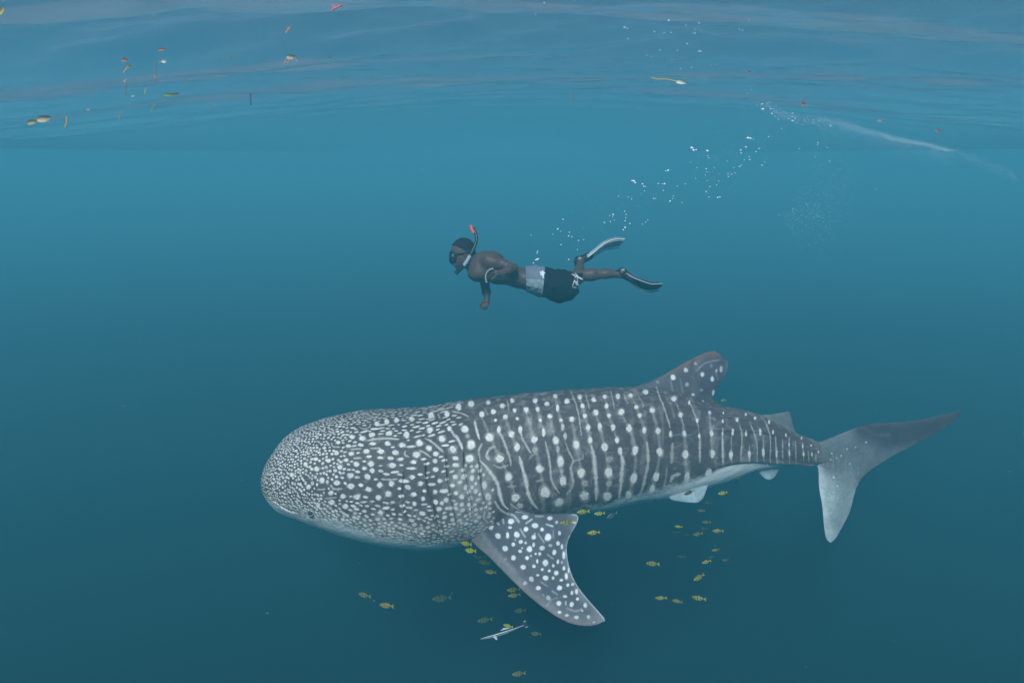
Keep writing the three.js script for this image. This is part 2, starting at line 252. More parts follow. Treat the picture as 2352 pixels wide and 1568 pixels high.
{
  const c = skinCanvas.getContext('2d');
  c.fillStyle = 'rgb(0,0,0)'; c.fillRect(0, 0, TW, TH);
  // the mask: white = pale pigment
  const at = (px, py) => { const [x, phi] = onBody(px, py); return [uOf(x) * TW, phi / (2 * Math.PI) * TH]; };
  const both = (draw) => { draw((p) => p); draw((p) => [p[0], TH - p[1]]); };
  function blob(px, py, rx, ry, tilt, s, jag = 0.1) {
    const pts = [], o = rnd() * 9;
    for (let k = 0; k < 18; k++) { const a = k / 18 * 2 * Math.PI, j = 1 + jag * noise(Math.cos(a) * 1.6 + o, Math.sin(a) * 1.6, px * 0.3), x = rx * j * Math.cos(a), y = ry * j * Math.sin(a); pts.push(at(px + x * Math.cos(tilt) - y * Math.sin(tilt), py + x * Math.sin(tilt) + y * Math.cos(tilt))); }
    return [pts, s];
  }
  const fill = (pts, s, m) => { c.fillStyle = `rgba(255,255,255,${s})`; c.beginPath(); pts.map(m).forEach((p, k) => (k ? c.lineTo(...p) : c.moveTo(...p))); c.closePath(); c.fill(); };
  const line = (pts, w, s) => both((m) => {
    const f = path(pts), n = 40, L = [], Rr = [];
    for (let k = 0; k <= n; k++) { const p = f(k / n), q = f(Math.min(1, k / n + 0.01)), r = f(Math.max(0, k / n - 0.01)); let dx = q[0] - r[0], dy = q[1] - r[1]; const l = Math.hypot(dx, dy) || 1; dx /= l; dy /= l; const h = w / 2 * (0.8 + 0.35 * noise(k * 0.6, pts[0][0])) * Math.min(1, 0.45 + 3 * Math.min(k, n - k) / n); L.push(at(p[0] - dy * h, p[1] + dx * h)); Rr.unshift(at(p[0] + dy * h, p[1] - dx * h)); }
    fill([...L, ...Rr], s, m);
  });
  for (const [p, w, s] of stripes) { line(p, w * 2.1, s * 0.22); line(p, w * 1.35, s * 0.42); line(p, w * 0.85, s * 0.35); }
  for (const [px, py, rx, ry, t, s] of bigSpots) {
    const halo = blob(px, py, rx * 1.4, ry * 1.4, t, 0.2 * s, 0.3), core = blob(px, py, rx * 1.0, ry * 1.0, t, 0.88 * s, 0.3);
    both((m) => { fill(...halo, m); fill(...core, m); });
  }
  // small spots crowd the head; spread evenly over the skin itself
  const SN = 400, sTab = [0]; for (let i = 1; i <= SN; i++) { const x0 = lerp(SX0, 1160, (i - 1) / SN), x1 = lerp(SX0, 1160, i / SN); sTab.push(sTab[i - 1] + Math.hypot(x1 - x0, ((bodyBot(x1) - bodyTop(x1)) - (bodyBot(x0) - bodyTop(x0))) / 2)); }
  const xOfS = (s) => { let i = 1; while (i < SN && sTab[i] < s) i++; return lerp(lerp(SX0, 1160, (i - 1) / SN), lerp(SX0, 1160, i / SN), (s - sTab[i - 1]) / Math.max(1e-6, sTab[i] - sTab[i - 1])); };
  const sOfX = (x) => { const q = clamp((x - SX0) / (1160 - SX0) * SN, 0, SN - 1e-6), i = Math.floor(q); return lerp(sTab[i], sTab[i + 1], q - i); };
  const rOf = (x) => ((bodyBot(x) - bodyTop(x)) / 2 + bodyWide(x)) / 2;
  const placed = new Map(), cell = 24, key = (a, b) => Math.floor(a / cell) + ',' + Math.floor(b / cell);
  const put = (s, a, r) => { const k = key(s, a); if (!placed.has(k)) placed.set(k, []); placed.get(k).push([s, a, r]); };
  const toArc = (x, phi) => [sOfX(x), phi * Math.max(40, rOf(x))];
  for (const [px, py, rx, ry] of bigSpots) if (px < 1150) { const [x, phi] = onBody(px, py); put(...toArc(x, phi), Math.max(rx, ry) * 1.02); }
  for (const [p, w] of stripes) { const f = path(p); for (let k = 0; k <= 12; k++) { const q = f(k / 12); if (q[0] < 1150) { const [x, phi] = onBody(q[0], q[1]); put(...toArc(x, phi), w * 0.6); } } }
  const small = [];
  for (let tries = 0; tries < 70000; tries++) {
    const s = rnd() * sTab[SN], x = xOfS(s), phi = 0.02 + rnd() * 2.75, a = phi * Math.max(40, rOf(x));
    const head = smooth(640, 1000, x), low = smooth(1.75, 2.2, phi), high = 1 - smooth(0.25, 0.8, phi), gill = smooth(1000, 1060, x) * smooth(1.0, 1.5, phi);
    if (rnd() < smooth(1010, 1075, x) * (1 - smooth(1.15, 1.45, phi)) * 1.05 || rnd() < smooth(1105, 1150, x) * 1.1) continue;
    let r = lerp(2.35, 4.3, Math.pow(head, 0.8)); r = lerp(r, Math.min(4.3, r * 1.15), Math.max(low, gill * 0.8)); r = lerp(r, r * 0.72, high * smooth(700, 900, x) * (1 - smooth(930, 1000, x))); r *= lerp(0.6, 1.1, rnd());
    const gap = lerp(0.95, 3.1, Math.pow(head, 0.9)) * (1 - 0.45 * Math.max(low, gill)); let ok = true;
    const i0 = Math.floor(s / cell), j0 = Math.floor(a / cell);
    for (let i = i0 - 1; i <= i0 + 1 && ok; i++) for (let j = j0 - 1; j <= j0 + 1 && ok; j++) for (const [S, A, R] of placed.get(i + ',' + j) ?? []) { const flat = lerp(1, 0.72, smooth(780, 900, x) * (1 - low)); if (Math.hypot((S - s) * flat, A - a) < R + r + gap) { ok = false; break; } }
    if (!ok) continue;
    put(s, a, r); small.push([x, phi, r, s]);
  }
  for (const [x, phi, r] of small) {
    const R = Math.max(40, rOf(x)), dS = (sOfX(x + 0.5) - sOfX(x - 0.5)), mid = smooth(770, 880, x) * (1 - smooth(1.7, 2.1, phi)) * (1 - smooth(1030, 1090, x));
    const long = 1 + mid * (0.25 + 1.3 * Math.pow(rnd(), 2.5)) + (x < 700 ? 0.1 : 0.2 * rnd()), wide = 1 - 0.3 * mid, tilt = (rnd() - 0.5) * lerp(1.6, 0.35, mid) + (phi < 1 ? -0.15 : 0);
    const bright = clamp(0.5 + 0.5 * rnd(), 0, 0.95) * lerp(1, 0.72, smooth(1020, 1060, x)), o = rnd() * 9;
    for (const [q, al] of [[1.25, 0.25], [1, bright]]) {
      const pts = [];
      for (let k = 0; k < 12; k++) { const an = k / 12 * 6.2832, j = 1 + 0.16 * noise(Math.cos(an) * 1.5 + o, Math.sin(an) * 1.5, o), ex = r * q * long * j * Math.cos(an), ey = r * q * wide * j * Math.sin(an), dx = ex * Math.cos(tilt) - ey * Math.sin(tilt), dy = ex * Math.sin(tilt) + ey * Math.cos(tilt); pts.push([(uOf(x) + dx / Math.max(1, dS) / (SX1 - SX0)) * TW, (phi + dy / R) / (2 * Math.PI) * TH]); }
      both((m) => fill(pts, al, m));
    }
  }
  // pigment: dark back, pale belly, mottling and scratches
  const im = c.getImageData(0, 0, TW, TH), D = im.data;
  const bellyPts = [[625, 1160], [665, 1182], [760, 1203], [850, 1229], [920, 1243], [990, 1250], [1110, 1240], [1250, 1188], [1340, 1170], [1470, 1138], [1600, 1102], [1680, 1068], [1765, 1061], [1831, 1065], [1890, 1070]].map(([x, y]) => onBody(x, y)).sort((a, b) => a[0] - b[0]);
  const belly = curve(bellyPts);
  const lin = (v) => clamp(v <= 0.0031308 ? v * 12.92 : 1.055 * Math.pow(v, 1 / 2.4) - 0.055, 0, 1) * 255;
  for (let i = 0; i < TW; i++) {
    const x = lerp(SX0, SX1, (i + 0.5) / TW), tend0 = smooth(1845, 1895, x), fb = belly(x), tail = smooth(1560, 1680, x);
    for (let j = 0; j <= TH / 2; j++) {
      const phi = (j + 0.5) / TH * 2 * Math.PI, o = (j * TW + i) * 4, nx = x * 0.09, ny = phi * 14;
      const n1 = noise(nx, ny), n2 = noise(nx * 3.1, ny * 3.1, 3), n3 = noise(nx * 9, ny * 9, 7), n4 = noise(x * 0.02, phi * 3, 11);
      const w = lerp(0.16, 0.03, tail), b = smooth(fb - w, fb + w * 0.7, phi + (1 - tail) * (0.05 * n1 + 0.03 * n2));
      // patchy grey-green lightening of gill covers and jaw, and the mottled grey of the flank
      const gl = smooth(1010, 1070, x) * (1 - smooth(1120, 1150, x)) * smooth(1.15, 1.6, phi), jaw = (1 - smooth(900, 1100, x)) * smooth(1.75, 2.35, phi + 0.12 * n1);
      const motl = smooth(0.15, 0.75, n1 * 0.6 + n2 * 0.45 + n4 * 0.35);
      const strk = smooth(0.1, 0.7, noise(x * 0.11 + 0.5 * n4, phi * 2.2, 21) * 0.8 + 0.3 * n1) * smooth(1120, 1180, x), tend = smooth(1845, 1895, x + 14 * n1);
      const dust = (1 - tend0) * (1 - smooth(0.3, 0.75, phi + 0.2 * n4)) * smooth(1060, 1160, x) * smooth(-0.25, 0.5, n1 + 0.5 * n2);
      const pale = clamp(0.35 * dust + 1.0 * gl * (0.8 + 0.5 * n1) + 0.6 * jaw + (0.30 * motl + 0.5 * strk) * (1 - tend0) + 0.55 * tend, 0, 1);
      const k = D[o] / 255, tone = 1 + (0.16 * n2 + 0.16 * n3 + 0.10 * n4) * (1 - 0.6 * tend0);
      let r = lerp(0.092, 0.25, pale) * tone, g = lerp(0.075, 0.236, pale) * tone, bl = lerp(0.074, 0.222, pale) * tone;
      const wk = clamp(k * (0.93 + 0.16 * n2 + 0.14 * n3) + 0.28 * jaw * (0.7 + 0.6 * n2), 0, 1); r = lerp(r, 0.82, wk); g = lerp(g, 0.80, wk); bl = lerp(bl, 0.73, wk);
      const wb = b * (0.92 + 0.08 * n2); r = lerp(r, 0.76, wb); g = lerp(g, 0.80, wb); bl = lerp(bl, 0.78, wb);
      if (hash(i >> 1, j >> 1, 5) > 0.9985 && b < 0.5) { r *= 0.5; g *= 0.5; bl *= 0.5; }
      D[o] = lin(r); D[o + 1] = lin(g); D[o + 2] = lin(bl); D[o + 3] = 255;
      const q = ((TH - 1 - j) * TW + i) * 4; D[q] = D[o]; D[q + 1] = D[o + 1]; D[q + 2] = D[o + 2]; D[q + 3] = 255;
    }
  }
  c.putImageData(im, 0, 0);
  // pale scratches on the flank
  for (const [pts, w, s] of [[[[1810, 706], [1870, 690], [1930, 700], [1990, 690]], 5, .45], [[[1870, 700], [1960, 715], [2000, 745]], 4, .3], [[[740, 490], [800, 470]], 3, .3]]) both((m) => { c.strokeStyle = `rgba(150,190,215,${s})`; c.lineWidth = w; c.beginPath(); pts.map(([x, y]) => m(at(...Z2(x, y)))).forEach((p, k) => (k ? c.lineTo(...p) : c.moveTo(...p))); c.stroke(); });
}

// ---- fins: lens-section blades between a leading and a trailing edge
const FX0 = -3.0, FX1 = 4.3, FY0 = -1.75, FY1 = 1.35, FW = 2048, FH = 870;
const finUV = (p) => [(p.x - FX0) / (FX1 - FX0), (p.y - FY0) / (FY1 - FY0)];
function fin(lead, trail, depth, thick, { nu = 48, nv = 72, relief, mirror = false, post } = {}) {
  const A = path(lead), B = path(trail), pos = [], uv = [], idx = [];
  for (const side of [1, -1]) for (let j = 0; j <= nv; j++) for (let i = 0; i <= nu; i++) {
    const v = j / nv, u = 0.5 - 0.5 * Math.cos(Math.PI * i / nu), a = A(v), b = B(v), px = lerp(a[0], b[0], u), py = lerp(a[1], b[1], u);
    const p = eyeSpace(px, py, depth(px, py, u, v)).sub(SHARK), t = uv.push(...finUV(p)) && thick(v) * 1.9 * Math.pow(u, 0.5) * Math.pow(1 - u, 0.85) * Math.min(1, (1 - v) * 9);
    p.z += side * Math.max(t, 0.0) * 0.5 + (relief ? relief(px, py, u, v) : 0) + 0.004 * noise(px * 0.03, py * 0.03);
    if (post) post(p);
    pos.push(p.x, p.y, p.z);
  }
  const m = nu + 1, K = m * (nv + 1);
  for (let j = 0; j < nv; j++) for (let i = 0; i < nu; i++) { const a = j * m + i, b = a + 1, c = a + m, d = c + 1; idx.push(a, c, b, b, c, d, a + K, b + K, c + K, b + K, d + K, c + K); }
  const g = solid(pos, uv, idx), n = g.attributes.normal, q = V(), s = V();
  for (let j = 0; j <= nv; j++) for (const i of [0, nu]) { const k = j * m + i; q.fromBufferAttribute(n, k); s.fromBufferAttribute(n, k + K); q.add(s); if (q.lengthSq() > 1e-9) { q.normalize(); n.setXYZ(k, q.x, q.y, q.z); n.setXYZ(k + K, q.x, q.y, q.z); } }
  return g;
}
const z3 = (l) => l.map(([x, y]) => Z3(x, y)), z4 = (l) => l.map(([x, y]) => Z4(x, y)), z2 = (l) => l.map(([x, y]) => Z2(x, y));
const pecLead = z3([[330, 250], [350, 380], [440, 495], [560, 600], [700, 740], [860, 900], [1000, 1030], [1150, 1150], [1300, 1250], [1450, 1318], [1570, 1338], [1690, 1326], [1778, 1288]]);
const pecTrail = z3([[560, 40], [760, 120], [1000, 178], [1250, 184], [1450, 184], [1500, 192], [1512, 218], [1490, 290], [1440, 380], [1398, 480], [1390, 560], [1410, 700], [1460, 850], [1540, 980], [1640, 1100], [1740, 1212], [1784, 1268], [1784, 1284]]);
const pecDepth = (px, py, u, v) => { const s = clamp((py - 1150) / 320, -0.2, 1.1), inn = 1 - smooth(0, 0.16, v); return lerp(7.02, 6.55, s) + 0.30 * inn + 0.2 * (1 - u) * (1 - smooth(0.04, 0.3, v)) + 0.10 * smooth(1230, 1420, px) * (1 - s); };
const dorLead = [[1400, 915], [1440, 893], ...z2([[1500, 290], [1600, 258], [1700, 213], [1800, 158], [1900, 100], [2000, 48], [2080, 12]]), [1628, 808], [1644, 807], [1654, 812]];
const dorTrail = [[1660, 965], [1630, 940], ...z2([[2085, 432], [2165, 425], [2160, 380], [2190, 290], [2245, 205]]), [1667, 850], [1669, 836], [1667, 826], [1658, 824], [1656, 814]];
const foldY = curve([[1590, 870], [1597, 852], [1606, 841], [1618, 833], [1632, 829], [1650, 825]]);
const fins = [];
const finDepth = (extra = 0) => (px) => bodyFar(px) + extra;
fins.push(['pectoral', fin(pecLead, pecTrail, pecDepth, (v) => lerp(0.15, 0.03, Math.pow(v, 0.6)))]);
fins.push(['pectoral_far', fin(pecLead, pecTrail, pecDepth, (v) => lerp(0.15, 0.03, Math.pow(v, 0.6)), { post: (p) => { // mirrored to the far flank, held out level behind the body
  const oy = -0.42, r = p.y - oy; p.z = -p.z - 0.06; const tz = p.z, k = 1.25; p.y = oy + r * Math.cos(k) * 0.6 + 0.12; p.z = tz + r * Math.sin(k) + 0.25; } })]);
fins.push(['dorsal', fin(dorLead, dorTrail, finDepth(0), (v) => lerp(0.2, 0.025, Math.pow(v, 0.55)), { nu: 70, nv: 110, relief: (px, py, u, v) => { const fy = foldY(px); return px > 1588 && py < 925 ? 0.05 * smooth(-1.5, 1.5, py - fy) * smooth(1588, 1606, px) * (1 - smooth(860, 925, py)) - 0.02 * smooth(1585, 1600, px) * smooth(0, -30, py - fy) : 0; } })]);
fins.push(['second_dorsal', fin(z4([[800, 560], [860, 552], [930, 545], [1000, 535], [1042, 528]]), z4([[1120, 730], [1104, 692], [1086, 664], [1074, 630], [1066, 590], [1048, 532]]), finDepth(-0.02), (v) => lerp(0.09, 0.012, v))]);
fins.push(['pelvic', fin(z4([[180, 1080], [215, 1140], [300, 1160], [380, 1166]]), z4([[500, 1000], [478, 1045], [462, 1085], [440, 1135], [410, 1162], [384, 1167]]), (px, py) => bodyFar(px) - 0.22 - 0.001 * (py - 1115), (v) => lerp(0.07, 0.012, v))]);
fins.push(['pelvic_far', fin(z4([[180, 1080], [215, 1140], [300, 1160], [380, 1166]]), z4([[500, 1000], [478, 1045], [462, 1085], [440, 1135], [410, 1162], [384, 1167]]), (px, py) => bodyFar(px) + 0.25, (v) => lerp(0.07, 0.012, v), { post: (p) => { p.y = lerp(p.y, -0.14, 0.45); } })]);
fins.push(['anal', fin(z4([[790, 890], [822, 936], [850, 972], [880, 998], [905, 1006]]), z4([[1060, 880], [1030, 905], [985, 925], [960, 960], [940, 988], [909, 1006]]), finDepth(-0.02), (v) => lerp(0.05, 0.01, v))]);
const tailDepth = (px) => bodyFar(px) + 0.03 * Math.sin((px - 1880) / 90);
fins.push(['caudal_upper', fin(z4([[1180, 712], [1250, 738], [1330, 713], [1430, 673], [1560, 624], [1700, 604], [1850, 600], [2050, 568], [2180, 536], [2258, 516]]), z4([[1180, 898], [1260, 908], [1400, 985], [1515, 1060], [1540, 1012], [1600, 950], [1750, 850], [1900, 770], [2050, 690], [2190, 602], [2262, 518]]), tailDepth, (v) => lerp(0.21, 0.02, Math.pow(v, 0.42)), { nu: 56, nv: 110 })]);
fins.push(['caudal_lower', fin(z4([[1210, 880], [1244, 918], [1254, 1050], [1278, 1200], [1293, 1350], [1308, 1418], [1333, 1446]]), z4([[1420, 800], [1500, 960], [1515, 1058], [1496, 1130], [1470, 1230], [1420, 1330], [1372, 1414], [1338, 1446]]), tailDepth, (v) => lerp(0.11, 0.02, Math.pow(v, 0.6)), { nu: 56, nv: 90 })]);

// ---- skin of the fins, laid out flat in metres along the body and up
const finCanvas = document.createElement('canvas'); finCanvas.width = FW; finCanvas.height = FH;
{
  const c = finCanvas.getContext('2d');
  const at = (px, py, depth) => { const [u, v] = finUV(eyeSpace(px, py, depth(px, py, 0.5, 0.5)).sub(SHARK)); return [u * FW, (1 - v) * FH]; };
  const poly = (pts, depth, style, grow = 8) => { c.fillStyle = style; c.strokeStyle = style; c.lineWidth = grow; c.lineJoin = 'round'; c.beginPath(); pts.forEach((p, k) => { const q = at(p[0], p[1], depth); k ? c.lineTo(...q) : c.moveTo(...q); }); c.closePath(); c.fill(); c.stroke(); };
  const g = (v) => `rgb(${v})`;
  c.fillStyle = g('84,84,90'); c.fillRect(0, 0, FW, FH);
  const outline = (l, t) => [...l, ...[...t].reverse()];
  poly(outline(pecLead, pecTrail), pecDepth, g('82,82,90'), 30);
  // worn brownish leading edge and paler trailing margin of the pectoral
  const stroke = (pts, depth, style, w, blur = 0) => { c.save(); c.strokeStyle = style; c.lineWidth = w; c.lineCap = 'round'; c.lineJoin = 'round'; c.filter = blur ? `blur(${blur}px)` : 'none'; c.beginPath(); pts.forEach((p, k) => { const q = at(p[0], p[1], depth); k ? c.lineTo(...q) : c.moveTo(...q); }); c.stroke(); c.restore(); };
  stroke(pecLead.slice(1), pecDepth, 'rgba(128,124,124,0.85)', 34, 9);
  stroke(pecLead.slice(2), pecDepth, 'rgba(118,106,102,0.9)', 12, 3);
  stroke(pecTrail.slice(4), pecDepth, 'rgba(150,152,152,0.55)', 20, 7);
  stroke(pecTrail.slice(4), pecDepth, 'rgba(190,196,194,0.8)', 5, 1);
  stroke(z3([[440, 330], [560, 470], [700, 610], [850, 770]]), pecDepth, 'rgba(150,148,148,0.55)', 8, 3);
  const dd = finDepth(0);
  poly(outline(dorLead, dorTrail), dd, g('84,82,88'), 20);
  stroke([[1540, 846], [1580, 824], [1620, 806], [1655, 806]], dd, 'rgba(112,84,76,0.85)', 26, 8);
  stroke([[1672, 828], [1672, 850], [1660, 880]], dd, 'rgba(140,140,142,0.7)', 10, 4);
  stroke([[1597, 852], [1606, 841], [1618, 833], [1632, 829], [1650, 826]], dd, 'rgba(165,168,172,0.7)', 2.5, 0.7);
  poly(z4([[780, 500], [1140, 500], [1140, 720], [780, 640]]), dd, g('104,106,108'), 10);
  poly(z4([[180, 1050], [500, 980], [540, 1180], [180, 1190]]), dd, g('150,168,172'), 10);
  poly(z4([[760, 860], [1080, 860], [1080, 1040], [760, 1040]]), dd, g('150,168,172'), 10);
  poly(z4([[1180, 690], [1240, 720], [1560, 600], [2280, 480], [2300, 560], [1900, 800], [1560, 1060], [1500, 1000], [1240, 910], [1180, 900]]), tailDepth, g('104,108,111'), 10);
  stroke(z4([[1560, 660], [1750, 660], [1950, 640], [2150, 590], [2260, 530]]), tailDepth, 'rgba(60,56,62,0.95)', 56, 12);
  stroke(z4([[1700, 740], [1900, 700], [2060, 650]]), tailDepth, 'rgba(60,56,62,0.8)', 44, 14);
  stroke(z4([[1560, 640], [1650, 690], [1740, 690]]), tailDepth, 'rgba(90,88,94,0.8)', 8, 3);
  stroke(z4([[1420, 690], [1480, 720], [1540, 715]]), tailDepth, 'rgba(92,92,98,0.8)', 4, 1.5);
  poly(z4([[1225, 912], [1500, 1010], [1540, 1080], [1440, 1330], [1330, 1480], [1270, 1440], [1230, 1100]]), tailDepth, g('168,180,180'), 10);
  stroke(z4([[1420, 930], [1460, 1060], [1430, 1200], [1400, 1300]]), tailDepth, 'rgba(122,128,130,0.75)', 50, 16);
  stroke(z4([[1300, 925], [1420, 960], [1510, 1030]]), tailDepth, 'rgba(120,124,126,0.9)', 40, 12);
  stroke(z4([[1240, 912], [1258, 1080], [1290, 1260]]), tailDepth, 'rgba(205,215,214,0.8)', 22, 7);
  const dot = (px, py, rx, ry, s, depth, jag = 0.14) => { const o = rnd() * 9; for (const [q, a] of [[1.3, 0.3 * s], [1, 0.92 * s]]) { c.fillStyle = `rgba(226,230,226,${a})`; c.beginPath(); for (let k = 0; k < 16; k++) { const an = k / 16 * 6.2832, j = q * (1 + jag * noise(Math.cos(an) * 1.6 + o, Math.sin(an) * 1.6)), p = at(px + rx * j * Math.cos(an), py + ry * j * Math.sin(an), depth); k ? c.lineTo(...p) : c.moveTo(...p); } c.closePath(); c.fill(); } };
  const P3 = [[640, 208, 36, 26], [815, 257, 30, 28], [957, 213, 32, 22], [1062, 297, 32, 24], [1215, 225, 26, 18], [600, 335, 32, 28], [680, 413, 28, 26], [780, 398, 16, 28], [875, 387, 28, 26], [968, 333, 22, 24], [1048, 415, 22, 22], [1135, 335, 18, 18], [1195, 415, 32, 38], [1300, 478, 18, 22], [1315, 375, 16, 20], [755, 530, 28, 26], [838, 487, 18, 20], [915, 460, 20, 18], [908, 557, 18, 16], [1005, 535, 28, 28], [1135, 525, 26, 24], [1048, 492, 12, 22], [1220, 500, 20, 16, .6], [1260, 572, 20, 28], [1340, 515, 12, 24], [1360, 605, 16, 36], [840, 625, 24, 26], [980, 627, 18, 20], [1110, 585, 14, 16], [1068, 585, 12, 12], [1170, 677, 28, 32], [1297, 670, 14, 22], [1250, 708, 14, 16], [940, 722, 26, 24], [1050, 712, 18, 16], [1085, 660, 10, 22], [1135, 745, 14, 14], [1208, 760, 14, 14], [1280, 785, 22, 24], [1360, 740, 14, 18], [1385, 822, 16, 32], [1410, 760, 9, 26], [1025, 845, 24, 24, .8], [1170, 833, 28, 24], [1090, 805, 16, 12], [1248, 835, 14, 16], [1333, 860, 18, 14], [1400, 912, 16, 18], [1095, 937, 24, 22], [1315, 937, 26, 24], [1450, 905, 16, 14], [1490, 980, 16, 26], [1442, 990, 14, 20], [1200, 1040, 22, 22, .6], [1372, 1025, 22, 12, .8], [1308, 1097, 24, 24], [1440, 1108, 20, 26], [1380, 1095, 8, 24, .6], [1500, 1055, 14, 16], [1580, 1120, 18, 22, .8], [1315, 1190, 20, 14, .8], [1390, 1222, 18, 14, .8], [1490, 1243, 22, 18, .8], [1612, 1240, 16, 18, .7], [1670, 1295, 14, 10, .6], [960, 890, 20, 20, .5], [1550, 1175, 10, 10, .7], [805, 320, 20, 14, .9], [1020, 605, 10, 10, .7], [930, 525, 10, 10, .7], [965, 470, 14, 12, .7], [1285, 265, 14, 16, .7], [1470, 270, 16, 12, .8], [1150, 1010, 12, 12, .3], [660, 720, 14, 14, .25], [760, 640, 16, 10, .3], [1060, 380, 10, 14, .5], [860, 440, 9, 9, .5], [1340, 680, 9, 14, .6], [1420, 420, 14, 20, .5]];
  for (const [x, y, a, b, s = 1] of P3) dot(...Z3(x, y), a / 4.49, b / 4.49, s, pecDepth);
  for (const [l, w, s] of [[[[650, 40], [700, 130], [780, 180], [850, 200], [895, 260]], 5, .6], [[[700, 20], [760, 110], [830, 150], [1000, 170]], 4.5, .5], [[[520, 160], [545, 220], [600, 260]], 5, .5], [[[720, 215], [740, 280]], 4.5, .6], [[[1030, 235], [970, 275]], 4, .7], [[[1180, 285], [1245, 305]], 4, .7], [[[910, 335], [960, 410]], 4, .55], [[[1095, 380], [1155, 470]], 3.5, .5], [[[1190, 595], [1245, 635]], 3.5, .5], [[[1120, 875], [1190, 920]], 3, .45], [[[1240, 970], [1290, 1005]], 3.5, .5], [[[640, 275], [690, 300]], 4.5, .6], [[[470, 240], [510, 290], [560, 320]], 7, .7], [[[1390, 1150], [1480, 1180], [1540, 1160]], 4, .4], [[[1070, 205], [1150, 205]], 3.5, .5], [[[1250, 350], [1250, 420]], 4, .3], [[[1180, 1130], [1230, 1060], [1290, 1040]], 3, .35]]) stroke(z3(l), pecDepth, `rgba(215,220,216,${s})`, w, 0.6);
  for (const [x, y, a, b, s = 1] of [[1820, 210, 20, 20], [1928, 150, 18, 16, .8], [1935, 270, 16, 18, .5], [2057, 185, 15, 20], [2140, 222, 15, 20], [2160, 340, 13, 22, .9], [1985, 355, 14, 12, .7], [2070, 420, 14, 16, .8], [2215, 140, 13, 26, .6], [2010, 95, 14, 12, .4], [2175, 155, 8, 12, .7], [2055, 315, 14, 12, .4], [1593, 335, 20, 20], [1830, 393, 20, 22], [1690, 250, 12, 12, .3], [2130, 110, 12, 14, .3]]) dot(...Z2(x, y), a / 3.66, b / 3.66, s, dd);
  for (const [l, w, s] of [[[[1680, 290], [1720, 400], [1760, 500]], 4, .4], [[[1880, 230], [1900, 340], [1890, 400]], 4, .25], [[[1800, 240], [1815, 330]], 7, .25], [[[2170, 160], [2190, 240]], 2.5, .4]]) stroke(z2(l), dd, `rgba(205,208,206,${s})`, w, 0.8);
  for (const [x, y, r] of [[1265, 810, 4], [1330, 815, 5], [1397, 832, 5], [1325, 860, 5], [1365, 848, 4], [1575, 740, 5], [1500, 775, 4], [1440, 785, 4], [1350, 985, 7], [1378, 1045, 5], [1350, 1090, 4], [1382, 1130, 4], [1460, 890, 4], [1230, 815, 4]]) dot(...Z4(x, y), r / 3.05, r / 2.4 / 1.1, 0.85, tailDepth);
  for (const x of [1270, 1300, 1340, 1380, 1430, 1470, 1520]) stroke(z4([[x, 800 + (x - 1270) * 0.4], [x + 6, 905 + (x - 1270) * 0.3]]), tailDepth, 'rgba(160,164,164,0.35)', 4, 1.2);
  const im = c.getImageData(0, 0, FW, FH), D = im.data;
  for (let j = 0; j < FH; j++) for (let i = 0; i < FW; i++) { const o = (j * FW + i) * 4, k = 1 + 0.07 * noise(i * 0.05, j * 0.05) + 0.06 * noise(i * 0.17, j * 0.17, 2) + 0.06 * noise(i * 0.5, j * 0.5, 4) + 0.05 * (hash(i, j, 1) - 0.5); for (let q = 0; q < 3; q++) D[o + q] = clamp(D[o + q] * k, 0, 255); }
  c.putImageData(im, 0, 0);
}
// skin relief: fine denticle grain
const grain = (() => { const n = 512, d = new Uint8Array(n * n * 4); for (let j = 0; j < n; j++) for (let i = 0; i < n; i++) { const v = 128 + 60 * noise(i * 0.25, j * 0.25) + 50 * (hash(i, j, 9) - 0.5); d.set([v, v, v, 255], (j * n + i) * 4); } const t = new THREE.DataTexture(d, n, n); t.magFilter = THREE.LinearFilter; t.wrapS = t.wrapT = THREE.RepeatWrapping; t.needsUpdate = true; t.repeat.set(6, 6); return t; })();
{
  const shark = named(new THREE.Group(), 'whale_shark');
  shark.position.copy(SHARK).applyMatrix4(camera.matrixWorld); shark.quaternion.copy(camera.quaternion);
  const skin = new THREE.MeshPhysicalMaterial({ map: canvasTexture(skinCanvas), roughness: 0.62, specularIntensity: 0.6, bumpMap: grain, bumpScale: 0.002 });
  const finSkin = new THREE.MeshPhysicalMaterial({ map: canvasTexture(finCanvas), roughness: 0.62, specularIntensity: 0.6, bumpMap: grain, bumpScale: 0.002, side: THREE.DoubleSide });
  const finGeo = mergeGeometries(fins.map((f) => f[1])), all = mergeGeometries([bodyGeometry(), finGeo], true);
  const body = new THREE.Mesh(all, [skin, finSkin]); body.name = 'body'; shark.add(body);
  // small dark eye behind the corner of the mouth, on both sides
  for (const s of [1, -1]) {
    const [x, phi] = onBody(713, 1178), p = bodyPoint(x, s > 0 ? phi : 2 * Math.PI - phi);
    const eye = new THREE.Mesh(new THREE.SphereGeometry(0.021, 20, 14), std(0.012, 0.012, 0.014, 0.15)); eye.position.copy(p); eye.scale.set(1.15, 0.8, 0.8); eye.name = 'eye'; shark.add(eye);
    const lid = new THREE.Mesh(new THREE.TorusGeometry(0.023, 0.0055, 10, 28), std(0.2, 0.22, 0.23, 0.6)); lid.position.copy(p); lid.position.z += s * 0.006; lid.name = 'eyelid'; shark.add(lid);
  }
  tag(shark, 'huge grey whale shark with white spots and stripes, swimming beneath the snorkeller', 'whale shark');
  scene.add(shade(shark));
}

